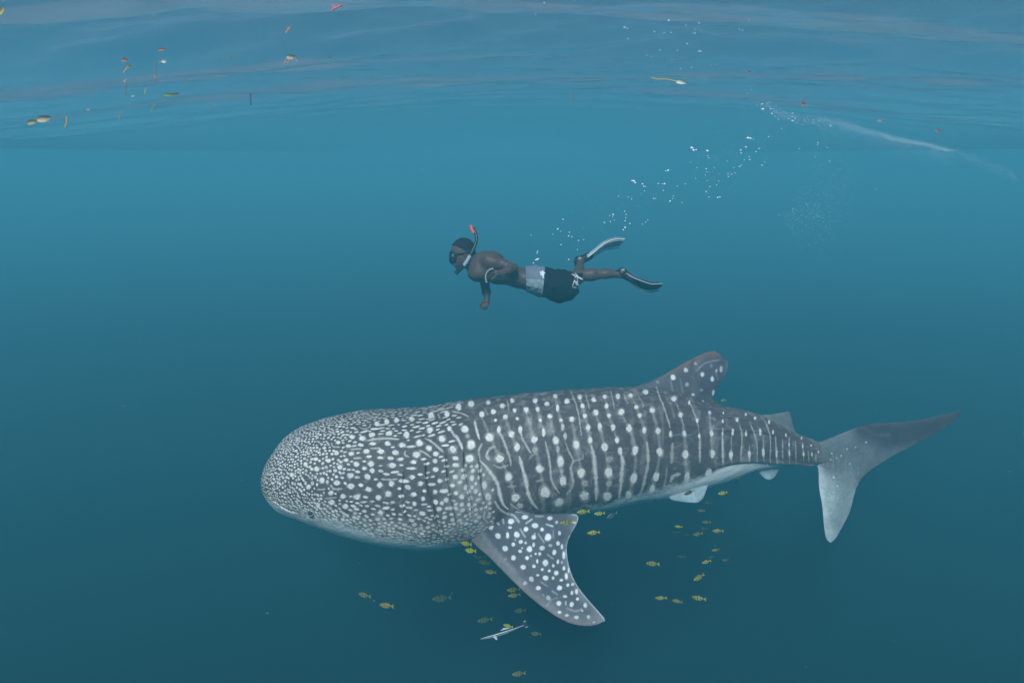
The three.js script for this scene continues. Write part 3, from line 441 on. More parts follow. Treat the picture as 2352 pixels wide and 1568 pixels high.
// ================================================================ snorkeller
// smooth-union distance field meshed with surface nets
const smin = (a, b, k) => { const h = Math.max(k - Math.abs(a - b), 0) / k; return Math.min(a, b) - h * h * k * 0.25; };
function cone(p, a, b, ra, rb) { // tapered capsule
  const bx = b[0] - a[0], by = b[1] - a[1], bz = b[2] - a[2], px = p[0] - a[0], py = p[1] - a[1], pz = p[2] - a[2];
  const t = clamp((px * bx + py * by + pz * bz) / (bx * bx + by * by + bz * bz), 0, 1);
  return Math.hypot(px - bx * t, py - by * t, pz - bz * t) - lerp(ra, rb, t);
}
const ball = (p, c, r) => { const x = (p[0] - c[0]) / r[0], y = (p[1] - c[1]) / r[1], z = (p[2] - c[2]) / r[2], k = Math.hypot(x, y, z); return (k - 1) * Math.min(r[0], r[1], r[2]); };
function netMesh(f, lo, hi, h, color) {
  const n = [0, 1, 2].map((i) => Math.ceil((hi[i] - lo[i]) / h) + 1), S = new Float32Array(n[0] * n[1] * n[2]), at = (i, j, k) => (k * n[1] + j) * n[0] + i;
  for (let k = 0; k < n[2]; k++) for (let j = 0; j < n[1]; j++) for (let i = 0; i < n[0]; i++) S[at(i, j, k)] = f([lo[0] + i * h, lo[1] + j * h, lo[2] + k * h]);
  const id = new Int32Array(S.length).fill(-1), pos = [], nor = [], col = [], idx = [];
  for (let k = 0; k < n[2] - 1; k++) for (let j = 0; j < n[1] - 1; j++) for (let i = 0; i < n[0] - 1; i++) {
    let x = 0, y = 0, z = 0, c = 0;
    const v = (a, b, d) => S[at(i + a, j + b, k + d)];
    for (const [a, b] of EDGES) { const s = v(...a), t = v(...b); if (s < 0 !== t < 0) { const q = s / (s - t); x += a[0] + (b[0] - a[0]) * q; y += a[1] + (b[1] - a[1]) * q; z += a[2] + (b[2] - a[2]) * q; c++; } }
    if (!c) continue;
    const p = [lo[0] + (i + x / c) * h, lo[1] + (j + y / c) * h, lo[2] + (k + z / c) * h];
    id[at(i, j, k)] = pos.length / 3; pos.push(...p);
    const e = h * 0.6, g = [f([p[0] + e, p[1], p[2]]) - f([p[0] - e, p[1], p[2]]), f([p[0], p[1] + e, p[2]]) - f([p[0], p[1] - e, p[2]]), f([p[0], p[1], p[2] + e]) - f([p[0], p[1], p[2] - e])], l = Math.hypot(...g) || 1;
    nor.push(g[0] / l, g[1] / l, g[2] / l); col.push(...color(p));
  }
  const quad = (a, b, c, d, flip) => { if (a < 0 || b < 0 || c < 0 || d < 0) return; flip ? idx.push(a, c, b, a, d, c) : idx.push(a, b, c, a, c, d); };
  for (let k = 1; k < n[2] - 1; k++) for (let j = 1; j < n[1] - 1; j++) for (let i = 1; i < n[0] - 1; i++) {
    const s = S[at(i, j, k)] < 0;
    if (s !== S[at(i + 1, j, k)] < 0) quad(id[at(i, j - 1, k - 1)], id[at(i, j, k - 1)], id[at(i, j, k)], id[at(i, j - 1, k)], !s);
    if (s !== S[at(i, j + 1, k)] < 0) quad(id[at(i - 1, j, k - 1)], id[at(i - 1, j, k)], id[at(i, j, k)], id[at(i, j, k - 1)], !s);
    if (s !== S[at(i, j, k + 1)] < 0) quad(id[at(i - 1, j - 1, k)], id[at(i, j - 1, k)], id[at(i, j, k)], id[at(i - 1, j, k)], !s);
  }
  const g = new THREE.BufferGeometry();
  g.setAttribute('position', new THREE.Float32BufferAttribute(pos, 3)); g.setAttribute('normal', new THREE.Float32BufferAttribute(nor, 3)); g.setAttribute('color', new THREE.Float32BufferAttribute(col, 3)); g.setIndex(idx);
  return g;
}
const EDGES = []; for (let a = 0; a < 8; a++) for (const bit of [1, 2, 4]) if (!(a & bit)) { const q = (m) => [m & 1, (m >> 1) & 1, (m >> 2) & 1]; EDGES.push([q(a), q(a | bit)]); }

const MAN = eyeSpace(1226.6, 636.8, 8.4);
// body millimetres as measured (x towards the feet, y down, z towards the lens) into the swimmer's own metres
const M = (x, y, z = 0) => [(x - 1000) * 0.001005, (600 - y) * 0.001005, z * 0.001];
const MV = (x, y, z) => V(...M(x, y, z));
const man = named(new THREE.Group(), 'person');
man.position.copy(MAN).applyMatrix4(camera.matrixWorld); man.quaternion.copy(camera.quaternion);
const part = (geo, mat, name, parent = man) => { const m = new THREE.Mesh(geo, mat); m.name = name; parent.add(m); return m; };
const tube = (pts, r, seg = 40, rad = 14, closed = false) => new THREE.TubeGeometry(new THREE.CatmullRomCurve3(pts, closed, 'centripetal'), seg, r, rad, closed);
{
  const chain = (p, list, k) => { let d = 9; for (let i = 0; i < list.length - 1; i++) { const [a, ra] = list[i], [b, rb] = list[i + 1]; d = smin(d, cone(p, a, b, ra, rb), k); } return d; };
  const nearArm = [[M(560, 455, 150), .062], [M(690, 490, 205), .052], [M(798, 528, 235), .041], [M(748, 560, 320), .042], [M(668, 602, 400), .027]];
  const farArm = [[M(500, 500, -165), .060], [M(505, 590, -195), .048], [M(515, 665, -205), .040], [M(527, 730, -185), .040], [M(537, 806, -160), .027]];
  const nearLeg = [[M(1075, 655, 92), .098], [M(1260, 632, 98), .082], [M(1432, 592, 100), .056], [M(1560, 580, 97), .058], [M(1700, 572, 94), .043], [M(1850, 576, 90), .034], [M(1900, 596, 88), .034]];
  const farLeg = [[M(1075, 665, -92), .098], [M(1250, 655, -98), .082], [M(1410, 612, -100), .056], [M(1440, 560, -190), .056], [M(1470, 490, -310), .044], [M(1492, 400, -440), .034], [M(1530, 375, -450), .034]];
  const headF = (p) => {
    let d = ball(p, M(312, 322), [.104, .104, .082]);
    d = smin(d, ball(p, M(262, 380), [.076, .095, .068]), .05);
    d = smin(d, cone(p, M(285, 420), M(255, 478), .058, .036), .04);           // jaw
    d = smin(d, cone(p, M(350, 390), M(335, 440), .06, .055), .05);
    d = smin(d, cone(p, M(193, 395), M(182, 420), .012, .019), .02);           // nose
    d = smin(d, ball(p, M(205, 458), [.022, .016, .028]), .02);                // lips
    for (const s of [1, -1]) d = smin(d, ball(p, M(338, 372, s * 80), [.020, .034, .012]), .012);  // ears
    return d;
  };
  const bodyF = (p) => {
    const q = [p[0], p[1], p[2] * 0.72];   // a chest wider than deep
    let d = cone(q, M(470, 490), M(640, 535), .112, .118);
    d = smin(d, cone(q, M(640, 545), M(840, 602), .112, .088), .06);
    d = smin(d, cone(q, M(840, 604), M(1000, 628), .088, .112), .06);
    d = smin(d, cone(q, M(1000, 628), M(1080, 650), .112, .105), .05);
    d = smin(d, ball(p, M(560, 405, 70), [.13, .06, .10]), .05);                // shoulder blades
    d = smin(d, ball(p, M(560, 405, -70), [.13, .06, .10]), .05);
    d = smin(d, ball(p, M(455, 575, 60), [.10, .065, .09]), .05);               // chest
    d = smin(d, ball(p, M(455, 575, -60), [.10, .065, .09]), .05);
    d = smin(d, cone(p, M(330, 440), M(440, 470), .056, .07), .06);
    d = smin(d, headF(p), .025);
    d = smin(d, chain(p, nearArm, .03), .045);
    d = smin(d, chain(p, farArm, .03), .045);
    d = smin(d, chain(p, nearLeg, .03), .03);
    d = smin(d, chain(p, farLeg, .03), .03);
    return d;
  };
  // hands: palm, four fingers and a thumb, each finger its own chain
  const handF = (wrist, palm, fingers) => (p) => { let d = cone(p, wrist, palm[0], .026, .027); d = smin(d, cone(p, palm[0], palm[1], .028, .027), .02); for (const f of fingers) d = smin(d, chain(p, f.map(([x, y, z, r]) => [M(x, y, z), r / 1000]), .006), .008); return d; };
  const nearHand = handF(M(668, 602, 400), [M(640, 592, 412), M(612, 588, 420)], [
    [[612, 566, 446, 9.5], [578, 560, 462, 9], [556, 582, 466, 8.2], [551, 606, 462, 7.5]], [[606, 578, 444, 10], [566, 578, 462, 9.2], [546, 606, 466, 8.5], [540, 634, 458, 7.8]], [[604, 592, 438, 9.5], [566, 600, 456, 9], [546, 630, 458, 8.2], [542, 658, 448, 7.5]], [[608, 606, 428, 8.5], [574, 620, 440, 8], [556, 648, 440, 7.2], [552, 672, 432, 6.8]], [[640, 612, 430, 10], [618, 632, 448, 9.5], [600, 650, 452, 8.5]]]);
  const farHand = handF(M(537, 806, -160), [M(530, 832, -158), M(524, 856, -152)], [
    [[500, 846, -128, 10], [474, 862, -118, 9.5], [470, 886, -126, 9], [492, 896, -138, 8.5]], [[510, 856, -122, 10.5], [488, 876, -110, 10], [484, 900, -120, 9.2], [506, 906, -134, 8.6]], [[526, 860, -122, 10], [508, 882, -110, 9.5], [504, 904, -120, 9], [524, 906, -134, 8.4]], [[542, 858, -126, 9], [530, 878, -114, 8.6], [526, 898, -122, 8], [540, 900, -134, 7.6]], [[515, 832, -130, 11], [484, 840, -108, 10], [470, 858, -100, 9]]]);
  const skinTone = (p) => { const k = 1 + 0.10 * noise(p[0] * 30, p[1] * 30, p[2] * 30) + 0.08 * noise(p[0] * 9, p[1] * 9, p[2] * 9); return [0.080 * k, 0.050 * k, 0.039 * k]; };
  const geo = mergeGeometries([
    netMesh(bodyF, M(150, 940, -520), M(1960, 190, 460), 0.009, skinTone),
    netMesh(headF, M(140, 530, -110), M(430, 200, 110), 0.0045, skinTone),
    netMesh(nearHand, M(500, 710, 350), M(710, 520, 510), 0.0038, skinTone),
    netMesh(farHand, M(430, 950, -220), M(590, 780, -60), 0.0038, skinTone)]);
  part(geo, new THREE.MeshPhysicalMaterial({ vertexColors: true, roughness: 0.5, specularIntensity: 0.6 }), 'body');
  // close-cropped dark hair
  const hairF = (p) => { let d = headF(p) - 0.006; const lx = (p[0] / 0.001005 + 1000), ly = 600 - p[1] / 0.001005; d = Math.max(d, (ly - clamp(300 + (lx - 240) * 0.55, 290, 405)) * 0.001); return d + 0.0015 * noise(p[0] * 160, p[1] * 160, p[2] * 160); };
  part(netMesh(hairF, M(180, 430, -110), M(440, 195, 110), 0.005, () => [0.012, 0.010, 0.010]), new THREE.MeshPhysicalMaterial({ vertexColors: true, roughness: 0.9, specularIntensity: 0.3 }), 'hair');

  // baggy board shorts: grey yoke over the hips, black legs, white prints
  const wr = (p) => 0.009 * noise(p[0] * 12 + p[1] * 9, p[1] * 20, p[2] * 12) + 0.007 * noise(p[0] * 30 - p[1] * 14, p[1] * 16, p[2] * 26);
  const shortsF = (p) => {
    const q = [p[0], p[1], p[2] * 0.78];
    let d = cone(q, M(940, 616), M(1085, 640), .128, .142);
    d = smin(d, ball(p, M(1000, 585, 0), [.13, .098, .17]), .04);
    d = smin(d, chain(p, [[M(1085, 655, 80), .125], [M(1240, 680, 100), .140], [M(1430, 690, 105), .128]], .05), .05);
    d = smin(d, chain(p, [[M(1085, 665, -80), .125], [M(1240, 690, -100), .140], [M(1420, 705, -100), .122]], .05), .05);
    const lx = p[0] / 0.001005 + 1000, ly = 600 - p[1] / 0.001005;
    d += wr(p);
    d = Math.max(d, (918 - lx + 0.05 * (ly - 600)) * 0.001, (lx - (1468 - (ly - 600) * 0.34 + 14 * Math.sin(ly * 0.06))) * 0.001);
    return d;
  };
  const petals = (x, y, cx, cy, r) => { const dx = x - cx, dy = y - cy, a = Math.atan2(dy, dx), q = Math.hypot(dx, dy); return q < r * (0.45 + 0.55 * Math.abs(Math.cos(a * 2.5 + 0.4))) && q > r * 0.12; };
  const seg = (x, y, x0, y0, x1, y1, w) => { const bx = x1 - x0, by = y1 - y0, t = clamp(((x - x0) * bx + (y - y0) * by) / (bx * bx + by * by), 0, 1); return Math.hypot(x - x0 - bx * t, y - y0 - by * t) < w; };
  const script = [[1365, 690, 1380, 640], [1380, 640, 1398, 690], [1398, 690, 1412, 650], [1385, 620, 1400, 600], [1400, 655, 1416, 690], [1372, 710, 1398, 716], [1380, 660, 1400, 665], [1405, 640, 1412, 612], [1370, 680, 1360, 700]];
  const shortsColor = (p) => {
    const x = p[0] / 0.001005 + 1000, y = 600 - p[1] / 0.001005, n = 1 + 0.12 * noise(x * 0.05, y * 0.05, p[2] * 40), near = p[2] > 0;
    if (near && petals(x, y, 1075, 572, 27)) return [0.7, 0.74, 0.76];
    if (near && seg(x, y, 1075, 585, 1085, 618, 6)) return [0.7, 0.74, 0.76];
    if (near && script.some((s) => seg(x, y, ...s, 3.2))) return [0.5, 0.54, 0.57];
    if (near && (seg(x, y, 1362, 585, 1470, 640, 5) || seg(x, y, 1385, 565, 1410, 600, 4))) return [0.62, 0.66, 0.68];
    const yoke = x < 1104 - (y - 500) * 0.10, low = y > 624 + (x - 920) * 0.12;
    if (yoke && low) { const m = noise(x * 0.03, y * 0.05, 4) > 0.15 ? 0.85 : 1.05; return [0.27 * m, 0.33 * m, 0.36 * m]; }
    if (yoke) return [0.16 * n, 0.18 * n, 0.24 * n];
    return [0.006 * n, 0.007 * n, 0.011 * n];
  };
  part(netMesh(shortsF, M(890, 890, -290), M(1530, 440, 290), 0.0055, shortsColor), new THREE.MeshPhysicalMaterial({ vertexColors: true, roughness: 0.85, specularIntensity: 0.35 }), 'shorts');

  // mask
  const black = std(0.012, 0.012, 0.014, 0.45), mask = named(new THREE.Group(), 'diving_mask'); man.add(mask);
  const maskF = (p) => { let d = ball(p, M(212, 404), [.056, .072, .088]); d = Math.max(d, -(headF(p) + 0.002)); return Math.max(d, -(ball(p, M(150, 402), [.034, .058, .076]))); };
  part(netMesh(maskF, M(140, 490, -100), M(280, 320, 100), 0.004, () => [1, 1, 1]), black, 'skirt', mask);
  const ring = new THREE.CatmullRomCurve3(Array.from({ length: 24 }, (_, k) => { const a = k / 24 * 6.2832; return MV(178 + 14 * Math.pow(Math.cos(a), 2) * 0.4 + Math.abs(Math.sin(a)) * 16, 402 - 50 * Math.cos(a), 70 * Math.sin(a)); }), true);
  part(new THREE.TubeGeometry(ring, 72, 0.008, 10, true), black, 'frame', mask);
  const lens = new THREE.SphereGeometry(1, 32, 16); lens.scale(0.008, 0.046, 0.066); const lm = part(lens, std(0.03, 0.04, 0.05, 0.06, { clearcoat: 1 }), 'lens', mask); lm.position.copy(MV(181, 402, 0)); lm.rotation.z = 0.12;
  part(tube([MV(225, 385, 78), MV(280, 372, 92), MV(340, 360, 92), MV(400, 350, 60), MV(420, 348, 0), MV(400, 350, -60), MV(340, 360, -92), MV(280, 372, -92), MV(225, 385, -78)], 0.011, 70, 8), black, 'strap', mask);
  // snorkel on the near side of the head
  const sn = named(new THREE.Group(), 'snorkel'); man.add(sn);
  part(tube([MV(238, 568, 70), MV(262, 542, 78), MV(292, 515, 92), MV(322, 492, 102)], 0.021, 24, 18), black, 'purge_chamber', sn);
  part(tube([MV(215, 470, 30), MV(238, 500, 45), MV(270, 532, 74)], 0.013, 18, 14), black, 'mouthpiece', sn);
  part(tube([MV(316, 497, 101), MV(345, 458, 108), MV(368, 418, 110), MV(378, 398, 110)], 0.019, 24, 18), std(0.30, 0.36, 0.42, 0.45), 'flexible_tube', sn);
  part(tube([MV(374, 405, 110), MV(402, 350, 108), MV(428, 295, 100), MV(440, 240, 90), MV(436, 195, 82), MV(418, 150, 74), MV(406, 125, 72)], 0.0155, 50, 18), black, 'barrel', sn);
  part(tube([MV(386, 112, 78), MV(394, 138, 80), MV(406, 165, 82), MV(414, 178, 82)], 0.0145, 20, 16), std(0.95, 0.06, 0.03, 0.5), 'tip', sn);
  const tipCap = part(new THREE.SphereGeometry(0.0145, 16, 10), std(0.95, 0.06, 0.03, 0.5), 'tip_cap', sn); tipCap.position.copy(MV(386, 112, 78));
  // string of pale beads round the hand
  const beads = named(new THREE.Group(), 'bead_bracelet'); man.add(beads);
  const bf = path([[604, 556, 470], [575, 568, 486], [552, 592, 488], [542, 622, 484], [541, 650, 476], [548, 678, 462]]), bg = new THREE.SphereGeometry(0.0085, 12, 9), bm = std(0.42, 0.43, 0.40, 0.4);
  for (let k = 0; k < 10; k++) { const [x, y, z] = bf(k / 9); part(bg, bm, 'bead', beads).position.copy(MV(x, y, z)); }
  // watch strap band on the near wrist
  const wb = part(new THREE.TorusGeometry(0.030, 0.006, 10, 28), std(0.25, 0.06, 0.05, 0.6), 'wristband'); wb.position.copy(MV(682, 594, 388)); wb.lookAt(wb.position.clone().add(MV(748, 560, 320).sub(MV(668, 602, 400))));

  // swim fins
  function swimFin(name, line, across, w, heel, toe, pale, lift) {
    const g = named(new THREE.Group(), name); man.add(g);
    // foot pocket
    const pocketF = (p) => { let d = cone(p, heel, toe, .047, .040); d = smin(d, cone(p, heel, [heel[0] - 0.002, heel[1] + 0.012, heel[2]], .045, .03), .02); return d + 0.002 * noise(p[0] * 60, p[1] * 60, p[2] * 60); };
    const lo = [0, 1, 2].map((i) => Math.min(heel[i], toe[i]) - 0.07), hi = [0, 1, 2].map((i) => Math.max(heel[i], toe[i]) + 0.07);
    part(netMesh(pocketF, lo, hi, 0.006, () => [1, 1, 1]), black, 'foot_pocket', g);
    const curveL = new THREE.CatmullRomCurve3(line.map((p) => V(...p))), N = 40, K = 14, pos = [], uv = [], idx = [], ac = V(...across).normalize();
    const half = (t) => w * (0.42 + 0.58 * smooth(0, 0.55, t)) * (1 - 0.12 * smooth(0.85, 1, t));
    for (const s of [1, -1]) for (let i = 0; i <= N; i++) for (let j = 0; j <= K; j++) { const t = i / N, q = curveL.getPointAt(t), tn = curveL.getTangentAt(t), nn = V().crossVectors(tn, ac).normalize(), e = j / K * 2 - 1, notch = t > 0.9 ? 0.02 * Math.cos(e * 3.1416) * (t - 0.9) * 10 : 0; q.addScaledVector(ac, e * half(t)).addScaledVector(nn, s * lerp(0.008, 0.0025, t) + 0.006 * Math.cos(e * 9.4)).addScaledVector(tn, notch); pos.push(q.x, q.y, q.z); uv.push(t, j / K); }
    const m = K + 1, T = m * (N + 1);
    for (let i = 0; i < N; i++) for (let j = 0; j < K; j++) { const a = i * m + j, b = a + 1, c = a + m, d = c + 1; idx.push(a, b, c, b, d, c, a + T, c + T, b + T, b + T, c + T, d + T); }
    for (let i = 0; i < N; i++) for (const j of [0, K]) { const a = i * m + j, c = a + m; idx.push(a, c, a + T, c, c + T, a + T); }
    for (let j = 0; j < K; j++) { const a = N * m + j; idx.push(a, a + 1, a + T, a + 1, a + 1 + T, a + T); }
    part(solid(pos, uv, idx), pale ? std(0.36, 0.40, 0.42, 0.5, { side: THREE.DoubleSide }) : std(0.018, 0.020, 0.026, 0.5, { side: THREE.DoubleSide }), 'blade', g);
    // side rails and pale ribs
    for (const e of pale ? [-1, -0.45, 0.1, 0.6, 1] : [-1, 1]) {
      const pts = []; for (let i = 0; i <= 16; i++) { const t = i / 16, q = curveL.getPointAt(t), tn = curveL.getTangentAt(t), nn = V().crossVectors(tn, ac).normalize(); pts.push(q.addScaledVector(ac, e * half(t)).addScaledVector(nn, lift * 0.012)); }
      part(new THREE.TubeGeometry(new THREE.CatmullRomCurve3(pts), 40, Math.abs(e) === 1 ? 0.0065 : 0.008, 8), pale ? std(0.68, 0.72, 0.72, 0.5) : std(0.30, 0.34, 0.38, 0.5), Math.abs(e) === 1 ? 'rail' : 'rib', g);
    }
    // heel strap with buckle
    const hv = V(...heel), dir = V(...toe).sub(hv).normalize(), up = V().crossVectors(dir, ac).normalize(), sp = [];
    for (let k = 0; k <= 12; k++) { const a = (k / 12) * Math.PI; sp.push(hv.clone().addScaledVector(ac, 0.055 * Math.cos(a)).addScaledVector(dir, 0.02 - 0.075 * Math.sin(a)).addScaledVector(up, lift * 0.025 * Math.sin(a))); }
    part(tube(sp, 0.008, 30, 8), black, 'strap', g);
    const bk = part(new THREE.BoxGeometry(0.03, 0.022, 0.014), std(0.30, 0.30, 0.28, 0.4), 'buckle', g); bk.position.copy(hv).addScaledVector(ac, ac.z > 0 ? 0.056 : -0.056);
    return g;
  }
  swimFin('swim_fin', [M(1895, 575, 90), M(1960, 625, 88), M(2040, 672, 86), M(2130, 698, 84), M(2222, 690, 82)], [0.05, 0.36, 0.93], 0.088, M(1850, 560, 90), M(1950, 622, 88), false, 1);
  swimFin('swim_fin', [M(1545, 372, -455), M(1630, 310, -490), M(1720, 245, -520), M(1820, 205, -560), M(1935, 188, -600)], [0.18, 0.42, 0.89], 0.10, M(1470, 398, -440), M(1590, 342, -470), true, 1);
  tag(man, 'snorkeller in a black mask and grey and black shorts swimming above the whale shark', 'person');
  scene.add(shade(man));
}

// ================================================================ striped pilot fish
function fishTexture(base, bar, belly) {
  const c = document.createElement('canvas'); c.width = 256; c.height = 128; const x = c.getContext('2d');
  x.fillStyle = base; x.fillRect(0, 0, 256, 128);
  x.fillStyle = belly; x.fillRect(0, 92, 200, 36);
  const bars = [[24, 8], [52, 17], [78, 8], [104, 18], [130, 9], [156, 17], [180, 10], [200, 12]];
  for (const [p, w] of bars) { x.fillStyle = bar; x.beginPath(); x.moveTo(p - w * 0.6, 0); x.lineTo(p + w * 0.6, 0); x.lineTo(p + w * 0.35 + 3, 100); x.lineTo(p - w * 0.35 + 3, 100); x.fill(); }
  x.fillStyle = bar; x.fillRect(236, 0, 20, 22); x.fillRect(236, 106, 20, 22);
  const im = x.getImageData(0, 0, 256, 128); for (let i = 0; i < 256 * 128; i++) { const k = 0.9 + 0.2 * hash(i % 256, i >> 8, 3); for (let q = 0; q < 3; q++) im.data[i * 4 + q] = clamp(im.data[i * 4 + q] * k, 0, 255); } x.putImageData(im, 0, 0);
  const t = canvasTexture(c); return t;
}
function fishGeometry(L, tall, bend) { // nose at -x
  const hgt = curve([[0, 0.004], [0.04, 0.09], [0.12, 0.20], [0.28, 0.30], [0.45, 0.31], [0.62, 0.23], [0.75, 0.10], [0.82, 0.045], [0.86, 0.05]]), pos = [], uv = [], idx = [], R = 20, K = 14;
  const bendAt = (t) => bend * Math.pow(Math.max(0, t - 0.4), 2) * L;
  for (let i = 0; i <= R; i++) for (let j = 0; j <= K; j++) { const t = i / R * 0.86, a = j / K * 2 * Math.PI, h = hgt(t) * 0.5 * tall, y = Math.cos(a) * h * (Math.cos(a) < 0 ? 1.0 : 0.95), z = Math.sin(a) * h * 0.42; pos.push((t - 0.45) * L, y * L, z * L + bendAt(t)); uv.push(t, 0.5 + y * 2.9 / tall); }
  for (let i = 0; i < R; i++) for (let j = 0; j < K; j++) { const a = i * (K + 1) + j, b = a + 1, c = a + K + 1; idx.push(a, b, c, b, c + 1, c); }
  const plate = (pts, th) => { // thin fin, both faces and rim
    const base = pos.length / 3, n = pts.length; for (const s of [1, -1]) for (const [t, y] of pts) { pos.push((t - 0.45) * L, y * L * tall, s * th + bendAt(t)); uv.push(Math.min(t, 0.99), clamp(0.5 + y * 2.0, 0.02, 0.98)); }
    for (let k = 1; k < n - 1; k++) idx.push(base, base + k + 1, base + k, base + n, base + n + k, base + n + k + 1);
    for (let k = 0; k < n; k++) { const q = (k + 1) % n; idx.push(base + k, base + q, base + n + k, base + q, base + n + q, base + n + k); }
  };
  plate([[0.83, 0.018], [0.92, 0.08], [1.02, 0.15], [0.965, 0.05], [0.95, 0.0]], 0.0012); plate([[0.83, -0.018], [0.95, 0.0], [0.965, -0.05], [1.02, -0.15], [0.92, -0.08]], 0.0012);
  plate([[0.36, 0.13], [0.44, 0.20], [0.52, 0.17], [0.66, 0.135], [0.77, 0.055], [0.6, 0.09]], 0.0011); plate([[0.50, -0.13], [0.55, -0.19], [0.62, -0.15], [0.77, -0.055], [0.62, -0.09]], 0.0011);
  plate([[0.30, -0.13], [0.35, -0.20], [0.40, -0.14]], 0.0011);
  return solid(pos, uv, idx);
}
{
  const L = 0.12, shapes = [fishGeometry(L, 1.0, 0.05), fishGeometry(L, 0.94, -0.18), fishGeometry(L, 1.06, 0.22)];
  const mk = (b, r, w) => new THREE.MeshPhysicalMaterial({ map: fishTexture(b, r, w), roughness: 0.4, specularIntensity: 0.8 });
  const mats = { b: mk('rgb(186,180,22)', 'rgb(34,34,14)', 'rgb(192,188,70)'), m: mk('rgb(172,160,20)', 'rgb(34,30,12)', 'rgb(182,160,54)'), s: mk('rgb(70,86,96)', 'rgb(12,14,20)', 'rgb(96,112,120)'), o: mk('rgb(110,88,28)', 'rgb(34,30,16)', 'rgb(116,100,42)') };
  const school = (list, far, where, group) => {
    for (const [px, py, len, k, tilt = (rnd() - 0.5) * 0.24, dd = (rnd() - 0.5) * 0.5] of list) {
      const d = far + dd + (k === 'd' ? 2.6 : k === 'm' ? 0.6 : 0), f = new THREE.Mesh(shapes[Math.floor(rnd() * 3)], mats[k === 'd' ? 'm' : k]);
      named(f, 'pilot_fish'); f.position.copy(worldAt(px, py, d)); f.quaternion.copy(camera.quaternion);
      f.rotateZ(tilt); f.rotateY((rnd() - 0.5) * 1.3); f.rotateX((rnd() - 0.5) * 0.5); f.scale.setScalar(len * TX * d / (L * 1.03));
      tag(f, `yellow pilot fish with dark bars ${where}`, 'fish', group); scene.add(shade(f));
    }
  };
  const one = (px, py, len, k, d, tilt, label) => { const f = named(new THREE.Mesh(shapes[0], mats[k]), 'pilot_fish'); f.position.copy(worldAt(px, py, d)); f.quaternion.copy(camera.quaternion); f.rotateZ(tilt); f.rotateY(0.2); f.scale.setScalar(len * TX * d / (L * 1.03)); tag(f, label, 'fish'); scene.add(shade(f)); };
  school([[1070, 1248, 32, 'b', 0.0], [1080, 1264, 32, 'b', 0.04], [1100, 1277, 30, 'm', -0.12], [1112, 1291, 30, 'm', 0], [1112, 1300, 24, 'd', 0.2], [1126, 1313, 30, 'm', 0.03], [1178, 1354, 34, 'm', -0.03], [1180, 1367, 30, 'm', 0.12]], 6.85, 'along the pectoral fin\'s leading edge', 'pilot fish along the leading edge of the pectoral fin');
  school([[1193, 1402, 28, 'd', 0.05], [1112, 1424, 36, 'd', 0.1], [1166, 1437, 26, 'b', -0.1], [1230, 1455, 26, 'd', 0.02], [1190, 1547, 34, 'd', 0]], 7.1, 'near the suckerfish below the pectoral fin', 'pilot fish near the suckerfish');
  school([[835, 1366, 36, 'd', -0.08], [886, 1390, 38, 'm', 0], [1012, 1374, 46, 'd', 0.06]], 7.6, 'in open water below the whale shark\'s jaw', 'pilot fish below the jaw');
  school([[1338, 1175, 30, 'b', 0.1], [1376, 1179, 26, 'b', 0.06], [1362, 1223, 30, 'b', 0.15]], 6.75, 'behind the hind corner of the pectoral fin', 'pilot fish behind the pectoral fin');
  school([[1691, 1108, 13, 'm'], [1694, 1097, 14, 'd'], [1660, 1132, 26, 'b', 0.1], [1627, 1154, 20, 'd', -0.1], [1609, 1172, 18, 'm', 0]], 7.5, 'between the pelvic and anal fins', 'pilot fish between the pelvic and anal fins');
  school([[1622, 1199, 20, 'm', 0.03], [1648, 1219, 26, 'm', 0.06], [1558, 1209, 18, 'b', 0], [1553, 1223, 20, 'd', 0], [1580, 1227, 22, 'd', 0.05], [1602, 1226, 26, 'm', 0.03], [1616, 1213, 16, 'd'], [1643, 1263, 20, 'm', 0.05], [1565, 1278, 20, 'd', 0], [1665, 1286, 16, 'd', 0.1], [1498, 1294, 34, 'm', 0.05], [1622, 1290, 22, 'b', 0.25], [1633, 1279, 14, 'd', 0.3], [1605, 1326, 34, 'm', 0.35], [1517, 1373, 28, 'm', 0.1], [1604, 1373, 34, 'm', -0.05], [1555, 1380, 26, 'm', 0]], 7.9, 'in the loose school under the tail stalk', 'pilot fish in the school under the tail');
  one(1300, 1200, 32, 'm', 6.6, 0.05, 'yellow pilot fish crossing in front of the pectoral fin\'s hind corner');
  one(1404, 1184, 30, 's', 6.9, 0.45, 'dark silvery fish with black bars below the belly');
  one(1582, 1131, 28, 'o', 7.1, 0.35, 'brownish pilot fish in front of the pale pelvic fin');
  one(1662, 919, 14, 'm', 7.7, 0.1, 'small yellow pilot fish just behind the dorsal fin');
  one(1640, 924, 20, 'o', 7.5, 0.05, 'small brownish pilot fish tucked under the dorsal fin\'s hind edge');
}
